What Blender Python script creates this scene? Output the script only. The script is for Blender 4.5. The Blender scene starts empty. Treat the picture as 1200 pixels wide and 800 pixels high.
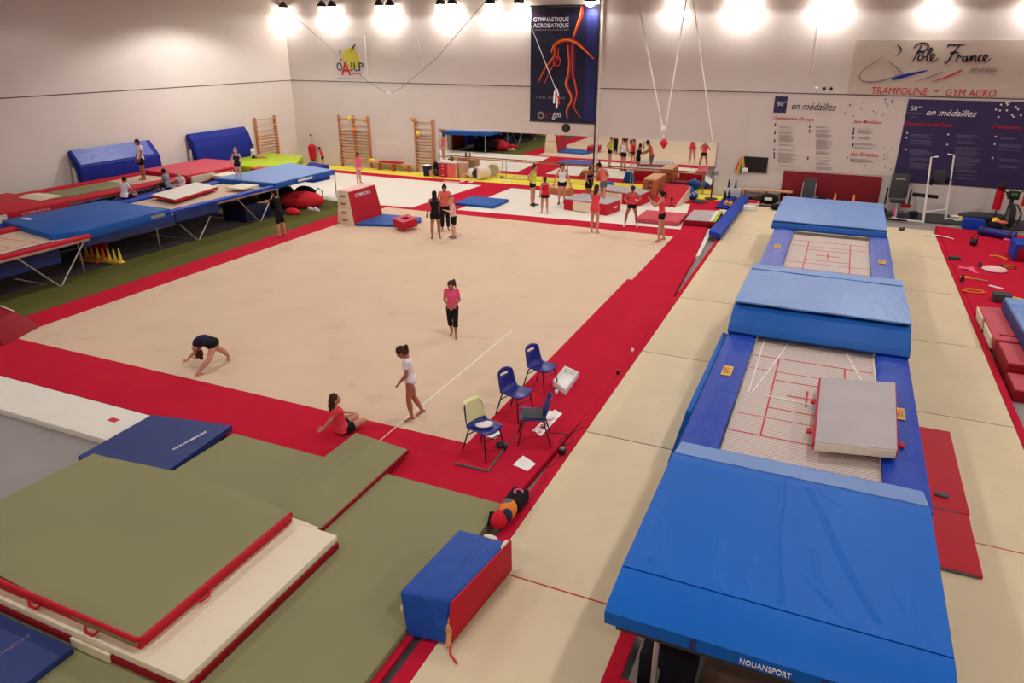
import bpy, bmesh, math, random
from mathutils import Vector, Matrix
random.seed(7)
C = bpy.context.scene.collection
R = math.radians
# ------------------------------------------------------------------ camera geometry (surveyed from floor lines)
YAW, PITCH, ROLL, FPX = 0.4147, 0.3905, 0.0023, 846.2
CAM = Vector((16.881, -9.513, 6.296))
FW = Vector((-math.sin(YAW)*math.cos(PITCH), math.cos(YAW)*math.cos(PITCH), -math.sin(PITCH)))
_r = Vector((math.cos(YAW), math.sin(YAW), 0)); _u = _r.cross(FW)
RT = math.cos(ROLL)*_r + math.sin(ROLL)*_u
UP = -math.sin(ROLL)*_r + math.cos(ROLL)*_u
def ray(u, v): return FW + RT*((u-600)/FPX) - UP*((v-400)/FPX)
def g(u, v, z=0.):                       # surveyed point on the horizontal plane z
    d = ray(u, v); p = CAM + d*((z-CAM.z)/d.z); return Vector((p.x, p.y, z))
def wl(u, v, y=24.2):                    # surveyed point on a plane parallel to the back wall
    d = ray(u, v); p = CAM + d*((y-CAM.y)/d.y); return Vector((p.x, y, p.z))
cam = bpy.data.cameras.new('camera'); co = bpy.data.objects.new('camera', cam); C.objects.link(co)
m = Matrix((RT, UP, -FW)).transposed().to_4x4(); m.translation = CAM; co.matrix_world = m
cam.sensor_width = 36; cam.lens = FPX/1200*36; cam.clip_end = 200; cam.clip_start = .05
bpy.context.scene.camera = co
# ------------------------------------------------------------------ materials
def lin(h):
    if isinstance(h, str): h = [int(h[i:i+2], 16) for i in (0, 2, 4)]
    return tuple(((c/255)/12.92 if c/255 <= .04045 else (((c/255)+.055)/1.055)**2.4) for c in h)+(1,)
MATS = {}
def mat(name, col, rough=.6, metal=0, bump=0, bscale=8, var=0, vscale=1.5, spec=.4, emit=0, wrinkle=0, sheen=0, dirt=None):
    m = bpy.data.materials.new(name); m.use_nodes = True; nt = m.node_tree; N = nt.nodes; L = nt.links
    b = N['Principled BSDF']; c = lin(col)
    b.inputs['Base Color'].default_value = c; b.inputs['Roughness'].default_value = rough
    b.inputs['Metallic'].default_value = metal; b.inputs['Specular IOR Level'].default_value = spec
    if emit: b.inputs['Emission Color'].default_value = c; b.inputs['Emission Strength'].default_value = emit
    tc = N.new('ShaderNodeTexCoord')
    if var or dirt:
        n = N.new('ShaderNodeTexNoise'); n.inputs['Scale'].default_value = vscale; n.inputs['Detail'].default_value = 5
        L.new(tc.outputs['Object'], n.inputs['Vector'])
        r = N.new('ShaderNodeValToRGB'); r.color_ramp.elements[0].position = .3; r.color_ramp.elements[1].position = .7
        d = tuple(x*(1-var) for x in c[:3])+(1,); u = tuple(min(1, x*(1+var)) for x in c[:3])+(1,)
        r.color_ramp.elements[0].color = d; r.color_ramp.elements[1].color = u
        L.new(n.outputs['Fac'], r.inputs['Fac']); out = r.outputs['Color']
        if dirt:
            n2 = N.new('ShaderNodeTexNoise'); n2.inputs['Scale'].default_value = dirt[1]; n2.inputs['Detail'].default_value = 7
            n2.inputs['Roughness'].default_value = .65
            L.new(tc.outputs['Object'], n2.inputs['Vector'])
            r2 = N.new('ShaderNodeValToRGB'); r2.color_ramp.elements[0].position = .58; r2.color_ramp.elements[1].position = .78
            r2.color_ramp.elements[0].color = (0, 0, 0, 1); k = dirt[2]; r2.color_ramp.elements[1].color = (k, k, k, 1)
            L.new(n2.outputs['Fac'], r2.inputs['Fac'])
            mx = N.new('ShaderNodeMixRGB'); L.new(r2.outputs['Color'], mx.inputs['Fac']); L.new(out, mx.inputs['Color1'])
            mx.inputs['Color2'].default_value = lin(dirt[0]); out = mx.outputs['Color']
        L.new(out, b.inputs['Base Color'])
    if bump or wrinkle:
        n = N.new('ShaderNodeTexNoise'); n.inputs['Scale'].default_value = bscale; n.inputs['Detail'].default_value = 4
        if wrinkle:
            n.inputs['Distortion'].default_value = 1.2; n.inputs['Detail'].default_value = 2
            mp = N.new('ShaderNodeMapping'); mp.inputs['Rotation'].default_value = (0, 0, .5); mp.inputs['Scale'].default_value = (1.6, .45, 1)
            L.new(tc.outputs['Object'], mp.inputs['Vector']); L.new(mp.outputs['Vector'], n.inputs['Vector'])
        else: L.new(tc.outputs['Object'], n.inputs['Vector'])
        bp = N.new('ShaderNodeBump'); bp.inputs['Strength'].default_value = bump or wrinkle; bp.inputs['Distance'].default_value = .05 if wrinkle else .01
        L.new(n.outputs['Fac'], bp.inputs['Height']); L.new(bp.outputs['Normal'], b.inputs['Normal'])
    MATS[name] = m; return m
M = MATS
mat('beige_carpet', (218, 190, 162), .95, var=.035, vscale=.6, spec=.1, bump=.15, bscale=60, dirt=((150, 128, 104), .9, .3))
mat('cream_carpet', (220, 200, 166), .95, var=.04, vscale=.8, spec=.1, bump=.15, bscale=60, dirt=((160, 140, 110), 1.1, .3))
mat('red_carpet', (190, 26, 52), .95, var=.05, vscale=1.2, spec=.08, bump=.15, bscale=70, dirt=((190, 70, 80), 2.2, .25))
mat('white_carpet', (228, 220, 206), .95, var=.03, spec=.1, bump=.1, bscale=50)
mat('yellow_carpet', (236, 218, 84), .9, var=.04, spec=.1)
mat('green_carpet', (92, 90, 44), .95, var=.06, spec=.08, bump=.2, bscale=60)
mat('olive_vinyl', (136, 132, 94), .8, var=.05, vscale=.7, spec=.2, bump=.1, bscale=30)
mat('grey_floor', (150, 142, 138), .8, var=.06, vscale=.7, spec=.2, dirt=((120, 104, 100), 1.5, .4))
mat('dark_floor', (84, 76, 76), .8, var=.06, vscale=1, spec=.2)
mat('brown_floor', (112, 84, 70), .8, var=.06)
mat('wall_paint', (221, 211, 203), .85, var=.02, vscale=.8, spec=.2, bump=.05, bscale=30)
mat('ceiling_metal', (118, 100, 94), .7, spec=.3)
mat('seam_dark', (90, 74, 70), .8)
mat('red_vinyl', (188, 22, 42), .6, var=.04, spec=.25, bump=.1, bscale=12)
mat('dark_red_vinyl', (140, 12, 30), .6, var=.04, spec=.2)
mat('faded_red_vinyl', (196, 70, 84), .6, var=.08, vscale=3, spec=.4, bump=.2, bscale=6)
mat('blue_vinyl', (4, 96, 188), .5, var=.04, vscale=1.2, spec=.22, wrinkle=.3, bscale=1.5)
mat('worn_blue_vinyl', (20, 70, 156), .5, var=.08, vscale=4, spec=.3, wrinkle=.9, bscale=3.2)
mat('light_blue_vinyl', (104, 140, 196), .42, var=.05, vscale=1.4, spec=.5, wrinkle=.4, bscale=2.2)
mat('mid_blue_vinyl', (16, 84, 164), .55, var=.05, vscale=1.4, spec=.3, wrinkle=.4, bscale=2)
mat('pad_blue', (14, 58, 164), .5, var=.05, vscale=2, spec=.25, wrinkle=.5, bscale=2.6)
mat('pale_pad_blue', (72, 92, 176), .42, var=.05, vscale=2, spec=.5, wrinkle=.5, bscale=2.6)
mat('royal_blue', (22, 38, 134), .6, var=.05, spec=.2, wrinkle=.3, bscale=2)
mat('navy_vinyl', (30, 48, 108), .55, var=.05, spec=.4, wrinkle=.3, bscale=2)
mat('dark_navy', (30, 36, 72), .6, spec=.3)
mat('cream_vinyl', (228, 212, 184), .6, var=.03, spec=.35, bump=.1, bscale=6, dirt=((170, 150, 125), 3, .25))
mat('white_vinyl', (226, 218, 206), .6, var=.03, spec=.3)
mat('grey_carpet_mat', (178, 168, 168), .85, var=.04, vscale=2, spec=.15)
mat('lime_vinyl', (168, 190, 30), .6, var=.04, spec=.3)
mat('steel', (190, 186, 182), .35, metal=.8, spec=.5)
mat('dark_steel', (66, 62, 62), .45, metal=.6)
mat('black_paint', (26, 22, 24), .5)
mat('black_fabric', (26, 24, 28), .85, var=.1, vscale=20, spec=.15, bump=.2, bscale=40)
mat('charcoal', (58, 56, 58), .7)
mat('white_paint', (236, 230, 224), .5)
mat('white_cord', (240, 234, 226), .8)
mat('grey_cord', (150, 138, 132), .8)
mat('wood', (190, 122, 82), .5, var=.12, vscale=4, spec=.35)
mat('light_wood', (214, 168, 120), .5, var=.1, vscale=4, spec=.35)
mat('brown_wood', (176, 92, 54), .5, var=.12, vscale=3, spec=.35)
mat('plastic_blue', (22, 30, 122), .35, spec=.5)
mat('white_plastic', (240, 238, 232), .4, spec=.5)
mat('paper', (240, 236, 230), .8)
mat('mirror', (235, 235, 232), .02, metal=1)
mat('screen_black', (38, 40, 46), .3, spec=.5)
mat('orange', (238, 128, 40), .6); mat('tan', (206, 150, 92), .7, var=.05); mat('yellow', (240, 204, 60), .5)
mat('pink', (232, 90, 130), .8); mat('red_cloth', (210, 30, 44), .8); mat('white_cloth', (235, 228, 224), .85, var=.05, vscale=9)
mat('rubber', (36, 34, 36), .8); mat('green_plastic', (60, 130, 70), .5); mat('sign_yellow', (232, 170, 40), .5)
mat('gold_text', (214, 140, 60), .7); mat('red_text', (200, 30, 50), .7); mat('dark_text', (44, 42, 52), .7); mat('white_text', (238, 232, 236), .7)
mat('grey_text', (150, 138, 138), .8); mat('lilac_text', (124, 112, 150), .8); mat('banner_navy', (24, 24, 56), .6)
mat('banner_blue', (28, 34, 96), .6); mat('poster_navy', (52, 42, 86), .6, var=.04); mat('poster_cream', (220, 206, 198), .6, var=.03)
mat('logo_panel', (206, 192, 176), .6, var=.02); mat('logo_panel_pale', (218, 210, 206), .6); mat('sun_yellow', (216, 204, 80), .7); mat('pale_yellow', (222, 214, 156), .8)
mat('flame_orange', (230, 110, 40), .6); mat('flame_red', (190, 36, 48), .6); mat('flame_yellow', (236, 190, 60), .6); mat('flame_purple', (96, 30, 70), .6)
mat('lamp_glow', (255, 244, 232), .5, emit=30)
mat('maroon_mat', (132, 20, 34), .75, var=.04); mat('cardboard', (196, 160, 128), .8, var=.05); mat('tyre_grey', (92, 92, 88), .7)
for n_, c_ in dict(skin=(198, 136, 112), skin_tan=(170, 104, 82), skin_pale=(226, 176, 154)).items(): mat(n_, c_, .55, spec=.35)
for n_, c_ in dict(hair_black=(30, 22, 22), hair_brown=(66, 38, 30), hair_blond=(190, 140, 100), eye=(30, 22, 22), lips=(160, 66, 66),
    c_pink=(236, 84, 128), c_coral=(232, 72, 84), c_red=(208, 26, 44), c_black=(24, 22, 26), c_white=(238, 230, 230), c_lime=(206, 222, 70),
    c_navy=(36, 36, 66), c_grey=(104, 98, 102), c_bluegrey=(132, 148, 160), c_lightpink=(232, 186, 180), c_salmon=(226, 110, 96)).items(): mat(n_, c_, .8, spec=.2)
def bedmat(name, col, alpha, gridcol, scale):
    m = bpy.data.materials.new(name); m.use_nodes = True; nt = m.node_tree; N = nt.nodes; L = nt.links
    b = N['Principled BSDF']; b.inputs['Roughness'].default_value = .7
    tc = N.new('ShaderNodeTexCoord'); ck = N.new('ShaderNodeTexChecker'); ck.inputs['Scale'].default_value = scale
    ck.inputs['Color1'].default_value = lin(col); ck.inputs['Color2'].default_value = lin(gridcol)
    L.new(tc.outputs['Object'], ck.inputs['Vector']); L.new(ck.outputs['Color'], b.inputs['Base Color'])
    tr = N.new('ShaderNodeBsdfTransparent'); mx = N.new('ShaderNodeMixShader'); mx.inputs['Fac'].default_value = alpha
    L.new(tr.outputs[0], mx.inputs[1]); L.new(b.outputs[0], mx.inputs[2]); L.new(mx.outputs[0], N['Material Output'].inputs['Surface'])
    MATS[name] = m
bedmat('web_bed', (224, 204, 194), .84, (190, 172, 164), 26)
bedmat('beige_bed', (214, 186, 160), .97, (202, 172, 146), 30)
bedmat('wire_guard', (200, 196, 190), .35, (150, 146, 140), 30)
# ------------------------------------------------------------------ mesh helpers
class MB:
    def __init__(s): s.bm = bmesh.new()
    def _mi(s, faces, mi):
        for f in faces: f.material_index = mi
    def hexa(s, p, mi=0, bev=0, seg=2):          # p: 4 bottom, 4 top (ccw)
        v = [s.bm.verts.new(q) for q in p]
        fs = [s.bm.faces.new([v[i] for i in q]) for q in ((3, 2, 1, 0), (4, 5, 6, 7), (0, 1, 5, 4), (1, 2, 6, 5), (2, 3, 7, 6), (3, 0, 4, 7))]
        s._mi(fs, mi)
        if bev:
            es = list({e for f in fs for e in f.edges})
            r = bmesh.ops.bevel(s.bm, geom=es, offset=bev, segments=seg, affect='EDGES', profile=.6); s._mi(r['faces'], mi)
        return s
    def box(s, x0, x1, y0, y1, z0, z1, mi=0, bev=0, seg=2):
        return s.hexa([(x0, y0, z0), (x1, y0, z0), (x1, y1, z0), (x0, y1, z0), (x0, y0, z1), (x1, y0, z1), (x1, y1, z1), (x0, y1, z1)], mi, bev, seg)
    def obox(s, c, X, Y, Z, hx, hy, hz, mi=0, bev=0):
        c, X, Y, Z = map(Vector, (c, X, Y, Z)); q = []
        for k in (-1, 1):
            for i, j in ((-1, -1), (1, -1), (1, 1), (-1, 1)): q.append(c+X*hx*i+Y*hy*j+Z*hz*k)
        return s.hexa(q, mi, bev)
    def prism(s, pts, z0, z1, mi=0, bev=0):      # polygon in xy (ccw) between z0 and z1 (numbers or per-point lists)
        n = len(pts); a = z0 if isinstance(z0, (list, tuple)) else [z0]*n; b = z1 if isinstance(z1, (list, tuple)) else [z1]*n
        lo = [s.bm.verts.new((p[0], p[1], a[i])) for i, p in enumerate(pts)]; hi = [s.bm.verts.new((p[0], p[1], b[i])) for i, p in enumerate(pts)]
        fs = [s.bm.faces.new(lo[::-1]), s.bm.faces.new(hi)]+[s.bm.faces.new((lo[i], lo[(i+1) % n], hi[(i+1) % n], hi[i])) for i in range(n)]
        s._mi(fs, mi)
        if bev:
            r = bmesh.ops.bevel(s.bm, geom=list({e for f in fs for e in f.edges}), offset=bev, segments=2, affect='EDGES', profile=.6); s._mi(r['faces'], mi)
        return s
    def extr(s, prof, d, mi=0, bev=0):           # planar 3D polygon swept by vector d
        d = Vector(d); n = len(prof); lo = [s.bm.verts.new(Vector(p)) for p in prof]; hi = [s.bm.verts.new(Vector(p)+d) for p in prof]
        fs = [s.bm.faces.new(lo[::-1]), s.bm.faces.new(hi)]+[s.bm.faces.new((lo[i], lo[(i+1) % n], hi[(i+1) % n], hi[i])) for i in range(n)]
        s._mi(fs, mi)
        if bev:
            r = bmesh.ops.bevel(s.bm, geom=list({e for f in fs for e in f.edges}), offset=bev, segments=2, affect='EDGES', profile=.6); s._mi(r['faces'], mi)
        return s
    def loft(s, rings, mi=0, caps=True):
        vs = [[s.bm.verts.new(p) for p in r] for r in rings]; n = len(vs[0]); fs = []
        for a, b in zip(vs, vs[1:]):
            for i in range(n): fs.append(s.bm.faces.new((a[i], a[(i+1) % n], b[(i+1) % n], b[i])))
        if caps: fs += [s.bm.faces.new(vs[0][::-1]), s.bm.faces.new(vs[-1])]
        s._mi(fs, mi); return s
    def tube(s, p0, p1, r0, r1=None, n=10, mi=0):
        return s.path([p0, p1], [r0, r0 if r1 is None else r1], n, mi)
    def path(s, pts, r, n=8, mi=0, closed=False):
        pts = [Vector(p) for p in pts]; rr = r if isinstance(r, (list, tuple)) else [r]*len(pts); rings = []; ref = None
        for i, p in enumerate(pts):
            if closed: t = (pts[(i+1) % len(pts)]-pts[i-1])
            else: t = (pts[min(i+1, len(pts)-1)]-pts[max(i-1, 0)])
            t = t.normalized() if t.length > 1e-9 else Vector((0, 0, 1))
            if ref is None: ref = t.orthogonal().normalized()
            a = (ref-t*ref.dot(t)).normalized(); ref = a; b = t.cross(a)
            rings.append([p+(a*math.cos(2*math.pi*k/n)+b*math.sin(2*math.pi*k/n))*rr[i] for k in range(n)])
        if closed: rings.append(rings[0]); return s.loft(rings, mi, False)
        return s.loft(rings, mi)
    def caps(s, p0, p1, r0, r1, n=12, mi=0):      # tapered capsule
        p0, p1 = Vector(p0), Vector(p1); d = p1-p0
        t = d.normalized() if d.length > 1e-6 else Vector((0, 0, 1)); pts = []; rr = []
        for k in (80, 55, 28): pts.append(p0-t*r0*math.sin(R(k))); rr.append(r0*math.cos(R(k)))
        pts += [p0, p1]; rr += [r0, r1]
        for k in (28, 55, 80): pts.append(p1+t*r1*math.sin(R(k))); rr.append(r1*math.cos(R(k)))
        return s.path(pts, rr, n, mi)
    def ell(s, c, rad, rot=None, n=14, mi=0):
        c = Vector(c); rings = []
        for j in range(1, n):
            a = math.pi*j/n-math.pi/2; ring = []
            for k in range(n+2):
                b = 2*math.pi*k/(n+2); v = Vector((rad[0]*math.cos(a)*math.cos(b), rad[1]*math.cos(a)*math.sin(b), rad[2]*math.sin(a)))
                ring.append(c+(rot @ v if rot else v))
            rings.append(ring)
        return s.loft(rings, mi)
    def lathe(s, c, prof, n=20, mi=0, rot=None):
        c = Vector(c); rings = []
        for r_, z_ in prof:
            rings.append([c+((rot @ Vector((r_*math.cos(2*math.pi*k/n), r_*math.sin(2*math.pi*k/n), z_))) if rot else Vector((r_*math.cos(2*math.pi*k/n), r_*math.sin(2*math.pi*k/n), z_))) for k in range(n)])
        return s.loft(rings, mi)
    def grid(s, f, nu, nv, mi=0, thick=0.0, down=(0, 0, -1)):   # thick sheet from f(u,v)
        dn = Vector(down)*thick
        A = [[s.bm.verts.new(f(i/nu, j/nv)) for j in range(nv+1)] for i in range(nu+1)]
        fs = [s.bm.faces.new((A[i][j], A[i+1][j], A[i+1][j+1], A[i][j+1])) for i in range(nu) for j in range(nv)]
        if thick:
            B = [[s.bm.verts.new(Vector(f(i/nu, j/nv))+dn) for j in range(nv+1)] for i in range(nu+1)]
            fs += [s.bm.faces.new((B[i][j+1], B[i+1][j+1], B[i+1][j], B[i][j])) for i in range(nu) for j in range(nv)]
            for i in range(nu):
                fs.append(s.bm.faces.new((A[i+1][0], A[i][0], B[i][0], B[i+1][0]))); fs.append(s.bm.faces.new((A[i][nv], A[i+1][nv], B[i+1][nv], B[i][nv])))
            for j in range(nv):
                fs.append(s.bm.faces.new((A[0][j], A[0][j+1], B[0][j+1], B[0][j]))); fs.append(s.bm.faces.new((A[nu][j+1], A[nu][j], B[nu][j], B[nu][j+1])))
        s._mi(fs, mi); return s
    def mesh(s, name, mats, smooth=True):
        bmesh.ops.recalc_face_normals(s.bm, faces=s.bm.faces)
        me = bpy.data.meshes.new(name); s.bm.to_mesh(me); s.bm.free()
        for k in (mats if isinstance(mats, (list, tuple)) else [mats]): me.materials.append(M[k])
        if smooth:
            for p in me.polygons: p.use_smooth = True
            me.set_sharp_from_angle(angle=R(40))
        return me
    def build(s, name, mats, parent=None, label=None, cat=None, group=None, kind=None, smooth=True):
        return link(s.mesh(name, mats, smooth), name, parent, label, cat, group, kind)
def worldloc(o):
    p = Vector((0, 0, 0))
    while o: p += o.location; o = o.parent
    return p
def link(me, name, parent=None, label=None, cat=None, group=None, kind=None):
    o = bpy.data.objects.new(name, me); C.objects.link(o)
    if parent is not None:
        o.parent = parent; me.transform(Matrix.Translation(-worldloc(parent)))
    else:
        vs = [v.co for v in me.vertices]
        lo = Vector([min(v[i] for v in vs) for i in range(3)]); hi = Vector([max(v[i] for v in vs) for i in range(3)])
        c = Vector(((lo.x+hi.x)/2, (lo.y+hi.y)/2, lo.z)); me.transform(Matrix.Translation(-c)); o.location = c
    tag(o, label, cat, group, kind); return o
def tag(o, label=None, cat=None, group=None, kind=None):
    if label: o['label'] = label
    if cat: o['category'] = cat
    if group: o['group'] = group
    if kind: o['kind'] = kind
def thing(name, label, cat, loc=(0, 0, 0), group=None):
    o = bpy.data.objects.new(name, None); C.objects.link(o); o.location = loc; o.empty_display_size = .2
    tag(o, label, cat, group); return o
def copytree(o, parent=None):
    c = o.copy(); C.objects.link(c); c.parent = parent
    for ch in [x for x in bpy.data.objects if x.parent == o]: copytree(ch, c)
    return c
def struct(name, mb, mats, smooth=True): return mb.build(name, mats, kind='structure', smooth=smooth)
def text(s, x0, x1, z0, z1, y, mt, name, parent, rot=None, shear=0, extr=.004, label=None, fit=True, off=0):
    """lettering on a plane facing -Y unless rot/origin matrix given: box x0..x1, z0..z1"""
    cu = bpy.data.curves.new(name, 'FONT'); cu.body = s; cu.extrude = extr; cu.shear = shear; cu.offset = off; cu.resolution_u = 3
    t = bpy.data.objects.new('t', cu); C.objects.link(t); bpy.context.view_layer.update()
    me = bpy.data.meshes.new_from_object(t.evaluated_get(bpy.context.evaluated_depsgraph_get())); bpy.data.objects.remove(t)
    xs = [v.co.x for v in me.vertices]; ys = [v.co.y for v in me.vertices]; ax, bx, ay, by = min(xs), max(xs), min(ys), max(ys)
    sx = (x1-x0)/(bx-ax); sy = (z1-z0)/(by-ay)
    for v in me.vertices:
        u, w, d = x0+(v.co.x-ax)*sx, z0+(v.co.y-ay)*sy, v.co.z
        v.co = (rot @ Vector((u, w, d))) if rot else Vector((u, y-d-extr, w))
    me.materials.clear(); me.materials.append(M[mt]); me.name = name
    return link(me, name, parent, label)
def frame3(o, X, N):                        # plane frame: origin o, text runs along X, faces N
    X = Vector(X).normalized(); N = Vector(N).normalized(); Y = N.cross(X)
    m_ = Matrix((X, Y, N)).transposed().to_4x4(); m_.translation = Vector(o); return m_
# ------------------------------------------------------------------ the setting
XL, XR, YB, YF, ZF, ZC = -11.3, 28.0, 24.2, -13.0, -.12, 9.3
struct('floor', MB().box(XL-.3, XR+.3, YF-.3, YB+.3, ZF-.2, ZF), 'grey_floor', False)
struct('ceiling', MB().box(XL-.3, XR+.3, YF-.3, YB+.3, ZC, ZC+.2), 'ceiling_metal', False)
struct('wall_back', MB().box(XL-.3, XR+.3, YB, YB+.3, ZF, ZC), 'wall_paint', False)
struct('wall_left', MB().box(XL-.3, XL, YF, YB, ZF, ZC), 'wall_paint', False)
struct('wall_right', MB().box(XR, XR+.3, YF, YB, ZF, ZC), 'wall_paint', False)
struct('wall_front', MB().box(XL, XR, YF-.3, YF, ZF, ZC), 'wall_paint', False)
struct('trim_1', MB().box(XL, XR, YB-.012, YB, 4.415, 4.45), 'seam_dark', False)
struct('trim_2', MB().box(XL, XL+.012, YF, YB, 4.415, 4.45), 'seam_dark', False)
struct('trim_3', MB().box(6.35, 6.45, YB-.1, YB, 0.2, ZC, bev=.02), 'wall_paint')
struct('trim_4', MB().tube((6.28, YB-.06, 0.), (6.28, YB-.06, ZC), .028), 'dark_steel')
struct('trim_5', MB().box(15.35, 15.41, YB-.04, YB, 4.45, ZC).box(13.05, 13.1, YB-.03, YB, 0, 4.4), 'wall_paint', False)
for k in range(10):
    x = -9.2+4.1*k
    struct('trim_%d' % (6+k), MB().box(x-.1, x+.1, YF, YB, ZC-.38, ZC-.34).box(x-.015, x+.015, YF, YB, ZC-.34, ZC-.04).box(x-.1, x+.1, YF, YB, ZC-.04, ZC), 'ceiling_metal', False)
# carpets and platforms (sections of floor)
def pad(name, x0, x1, y0, y1, z0, z1, mt, label, cat='mat', bev=.02, group=None, parent=None):
    return MB().box(x0, x1, y0, y1, z0, z1, bev=bev).build(name, mt, parent, label, cat if parent is None else None, group)
pad('floor_carpet', 0, 12, 0, 15.8, ZF, 0, 'beige_carpet', 'huge beige carpet of the competition floor inside red borders', 'carpet', .004)
pad('border_carpet', -1.02, 0, -1.45, 15.8, ZF, 0, 'red_carpet', 'red border carpet along the left side of the beige floor', 'carpet', .004)
fb = MB().box(0, 11.85, -1.45, 0, ZF, 0, bev=.004).build('border_carpet', 'red_carpet', None, 'red border carpet along the near side of the beige floor', 'carpet')
pts = [(11.85, -1.45), (13.22, -1.45), (13.45, 3), (13.42, 9), (13.28, 11.5), (13.2, 13.5), (12.87, 17.6), (12.0, 17.6), (12.0, 10.2), (11.86, 10.2), (11.86, 0), (11.85, 0)]
MB().prism(pts, ZF, .002).build('border_carpet', 'red_carpet', None, 'wide red border carpet along the right side of the beige floor, chairs standing on it', 'carpet', smooth=False)
MB().prism([(-1.02, 15.8), (12, 15.8), (12, 16.95), (2.9, 16.55), (2.9, 16.3), (1.0, 16.15), (-1.02, 16.0)], ZF, .001).build('border_carpet', 'red_carpet', None, 'red border carpet along the far side of the beige floor', 'carpet', smooth=False)
MB().prism([(XL+.05, 16.05), (-1.02, 16.05), (1.0, 16.2), (1.4, 22.2), (-4.2, 22.0), (XL+.05, 22.3)], ZF, -.004).build('floor_carpet', 'white_carpet', None, 'white carpet strip behind the red and cream vault block', 'carpet', smooth=False)
MB().prism([(1.0, 16.15), (2.9, 16.3), (2.98, 22.0), (1.4, 22.0)], ZF, .0).build('border_carpet', 'red_carpet', None, 'red lane crossing between the two white carpets towards the mirror', 'carpet', smooth=False)
MB().prism([(2.9, 16.55), (12.0, 16.95), (11.45, 21.7), (2.98, 21.95)], ZF, -.003).build('floor_carpet', 'white_carpet', None, 'white carpet area in front of the wall mirror, mats and gymnasts on it', 'carpet', smooth=False)
MB().prism([(12.0, 17.6), (12.87, 17.6), (13.1, 22.9), (11.4, 22.9), (11.45, 21.7), (12.0, 16.95)], ZF, -.001).build('border_carpet', 'red_carpet', None, 'red lane to the right of the white carpet under the standing fan', 'carpet', smooth=False)
MB().prism([(XL+.05, 22.3), (-4.2, 22.0), (1.4, 22.0), (2.98, 21.95), (11.45, 21.7), (11.4, 22.95), (4.2, 22.95), (-2.2, 22.75), (XL+.05, 22.9)], ZF, .0).build('border_carpet', 'red_carpet', None, 'long red strip running in front of the yellow mats by the back wall', 'carpet', smooth=False)
MB().prism([(XL+.05, 22.9), (-2.2, 22.75), (4.2, 22.95), (13.0, 22.95), (13.0, 24.12), (XL+.05, 24.12)], ZF, .004).build('yellow_mat', 'yellow_carpet', None, 'long pale yellow mat strip lying along the foot of the back wall', 'mat', smooth=False)
pad('floor_carpet', -3.12, -1.02, YF+4, 16.05, ZF, -.03, 'green_carpet', 'olive green carpet strip between left trampolines and red border', 'carpet', .004)
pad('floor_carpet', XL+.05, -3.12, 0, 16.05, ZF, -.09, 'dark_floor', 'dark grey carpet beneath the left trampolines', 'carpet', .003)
# cream runway carpets around the right trampolines, red edging
seamy = [-8.5, -2.72, 1.22, 5.16, 9.21, 13.2, 17.17, 22.4]
for i, (a, b) in enumerate(zip(seamy, seamy[1:])):
    x1 = 15.5 if i == 0 else 18.6
    lab = ['nearest', 'second', 'third', 'fourth', 'fifth', 'sixth', 'farthest'][i]
    t = thing('runway_mat', '%s cream carpet panel counted from the camera, left of and under the right trampolines' % lab, 'mat', (14.5, (a+b)/2, ZF))
    MB().box(13.58, x1, a+.012, b-.012, ZF, .0, bev=.006).build('carpet_top', 'cream_carpet', t)
    xe = 13.46
    MB().box(xe-(.08 if a < 9 else 0), 13.575, a, b, ZF, -.004, bev=.004).build('edging', 'red_carpet', t)
    MB().box(13.58, x1, a-.014 if i < 2 else a-.006, a+.012, ZF, -.004).build('seam', 'red_carpet' if i < 2 else 'seam_dark', t)
MB().prism([(18.95, 21.0), (20.6, 21.35), (20.6, 22.2), (18.95, 22.2)], ZF, -.01)
seamr = [-8.5, 0.46, 4.46, 8.41, 12.47, 16.45, 20.6]
for i, (a, b) in enumerate(zip(seamr, seamr[1:])):
    lab = ['nearest', 'second', 'third', 'fourth', 'fifth', 'farthest'][i]
    t = thing('runway_mat', '%s cream carpet panel counted from the camera, right of the right trampolines' % lab, 'mat', (19.8, (a+b)/2, ZF))
    MB().box(18.62, 20.52, a+.012, b-.012, ZF, .0, bev=.006).build('carpet_top', 'cream_carpet', t)
    MB().box(20.525, 20.66, a, b, ZF, .004, bev=.004).build('edging', 'red_carpet', t)
    MB().box(18.62, 20.52, a-.012, a+.012, ZF, -.004).build('seam', 'red_carpet' if i < 2 else 'seam_dark', t)
# recess under the near deck: red edging, dark floor, brown sheet
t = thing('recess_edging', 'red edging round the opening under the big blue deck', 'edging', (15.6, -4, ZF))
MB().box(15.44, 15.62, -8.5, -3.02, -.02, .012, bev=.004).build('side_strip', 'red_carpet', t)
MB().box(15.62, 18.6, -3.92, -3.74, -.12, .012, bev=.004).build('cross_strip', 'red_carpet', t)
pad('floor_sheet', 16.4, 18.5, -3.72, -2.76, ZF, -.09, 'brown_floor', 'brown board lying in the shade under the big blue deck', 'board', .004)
MB().prism([(12.93, 17.5), (13.1, 17.3), (13.3, 13.6), (13.21, 13.5)], ZF, .003).build('white_strip', 'white_vinyl', None, 'narrow white wedge of carpet beside the grey gap near the blue floor beam', 'carpet', smooth=False)
# red floor on the right
MB().prism([(20.67, 11.0), (27.8, 11.0), (27.8, 20.5), (23.4, 21.05), (20.67, 21.4)], ZF, .01).build('floor_carpet', 'red_carpet', None, 'red carpet on the right strewn with small training items', 'carpet', smooth=False)
pad('equipment_floor', 15.0, 27.9, 22.45, 24.15, ZF, -.05, 'charcoal', 'dark grey rubber floor under the exercise machines by the wall', 'floor mat', .004)
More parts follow.
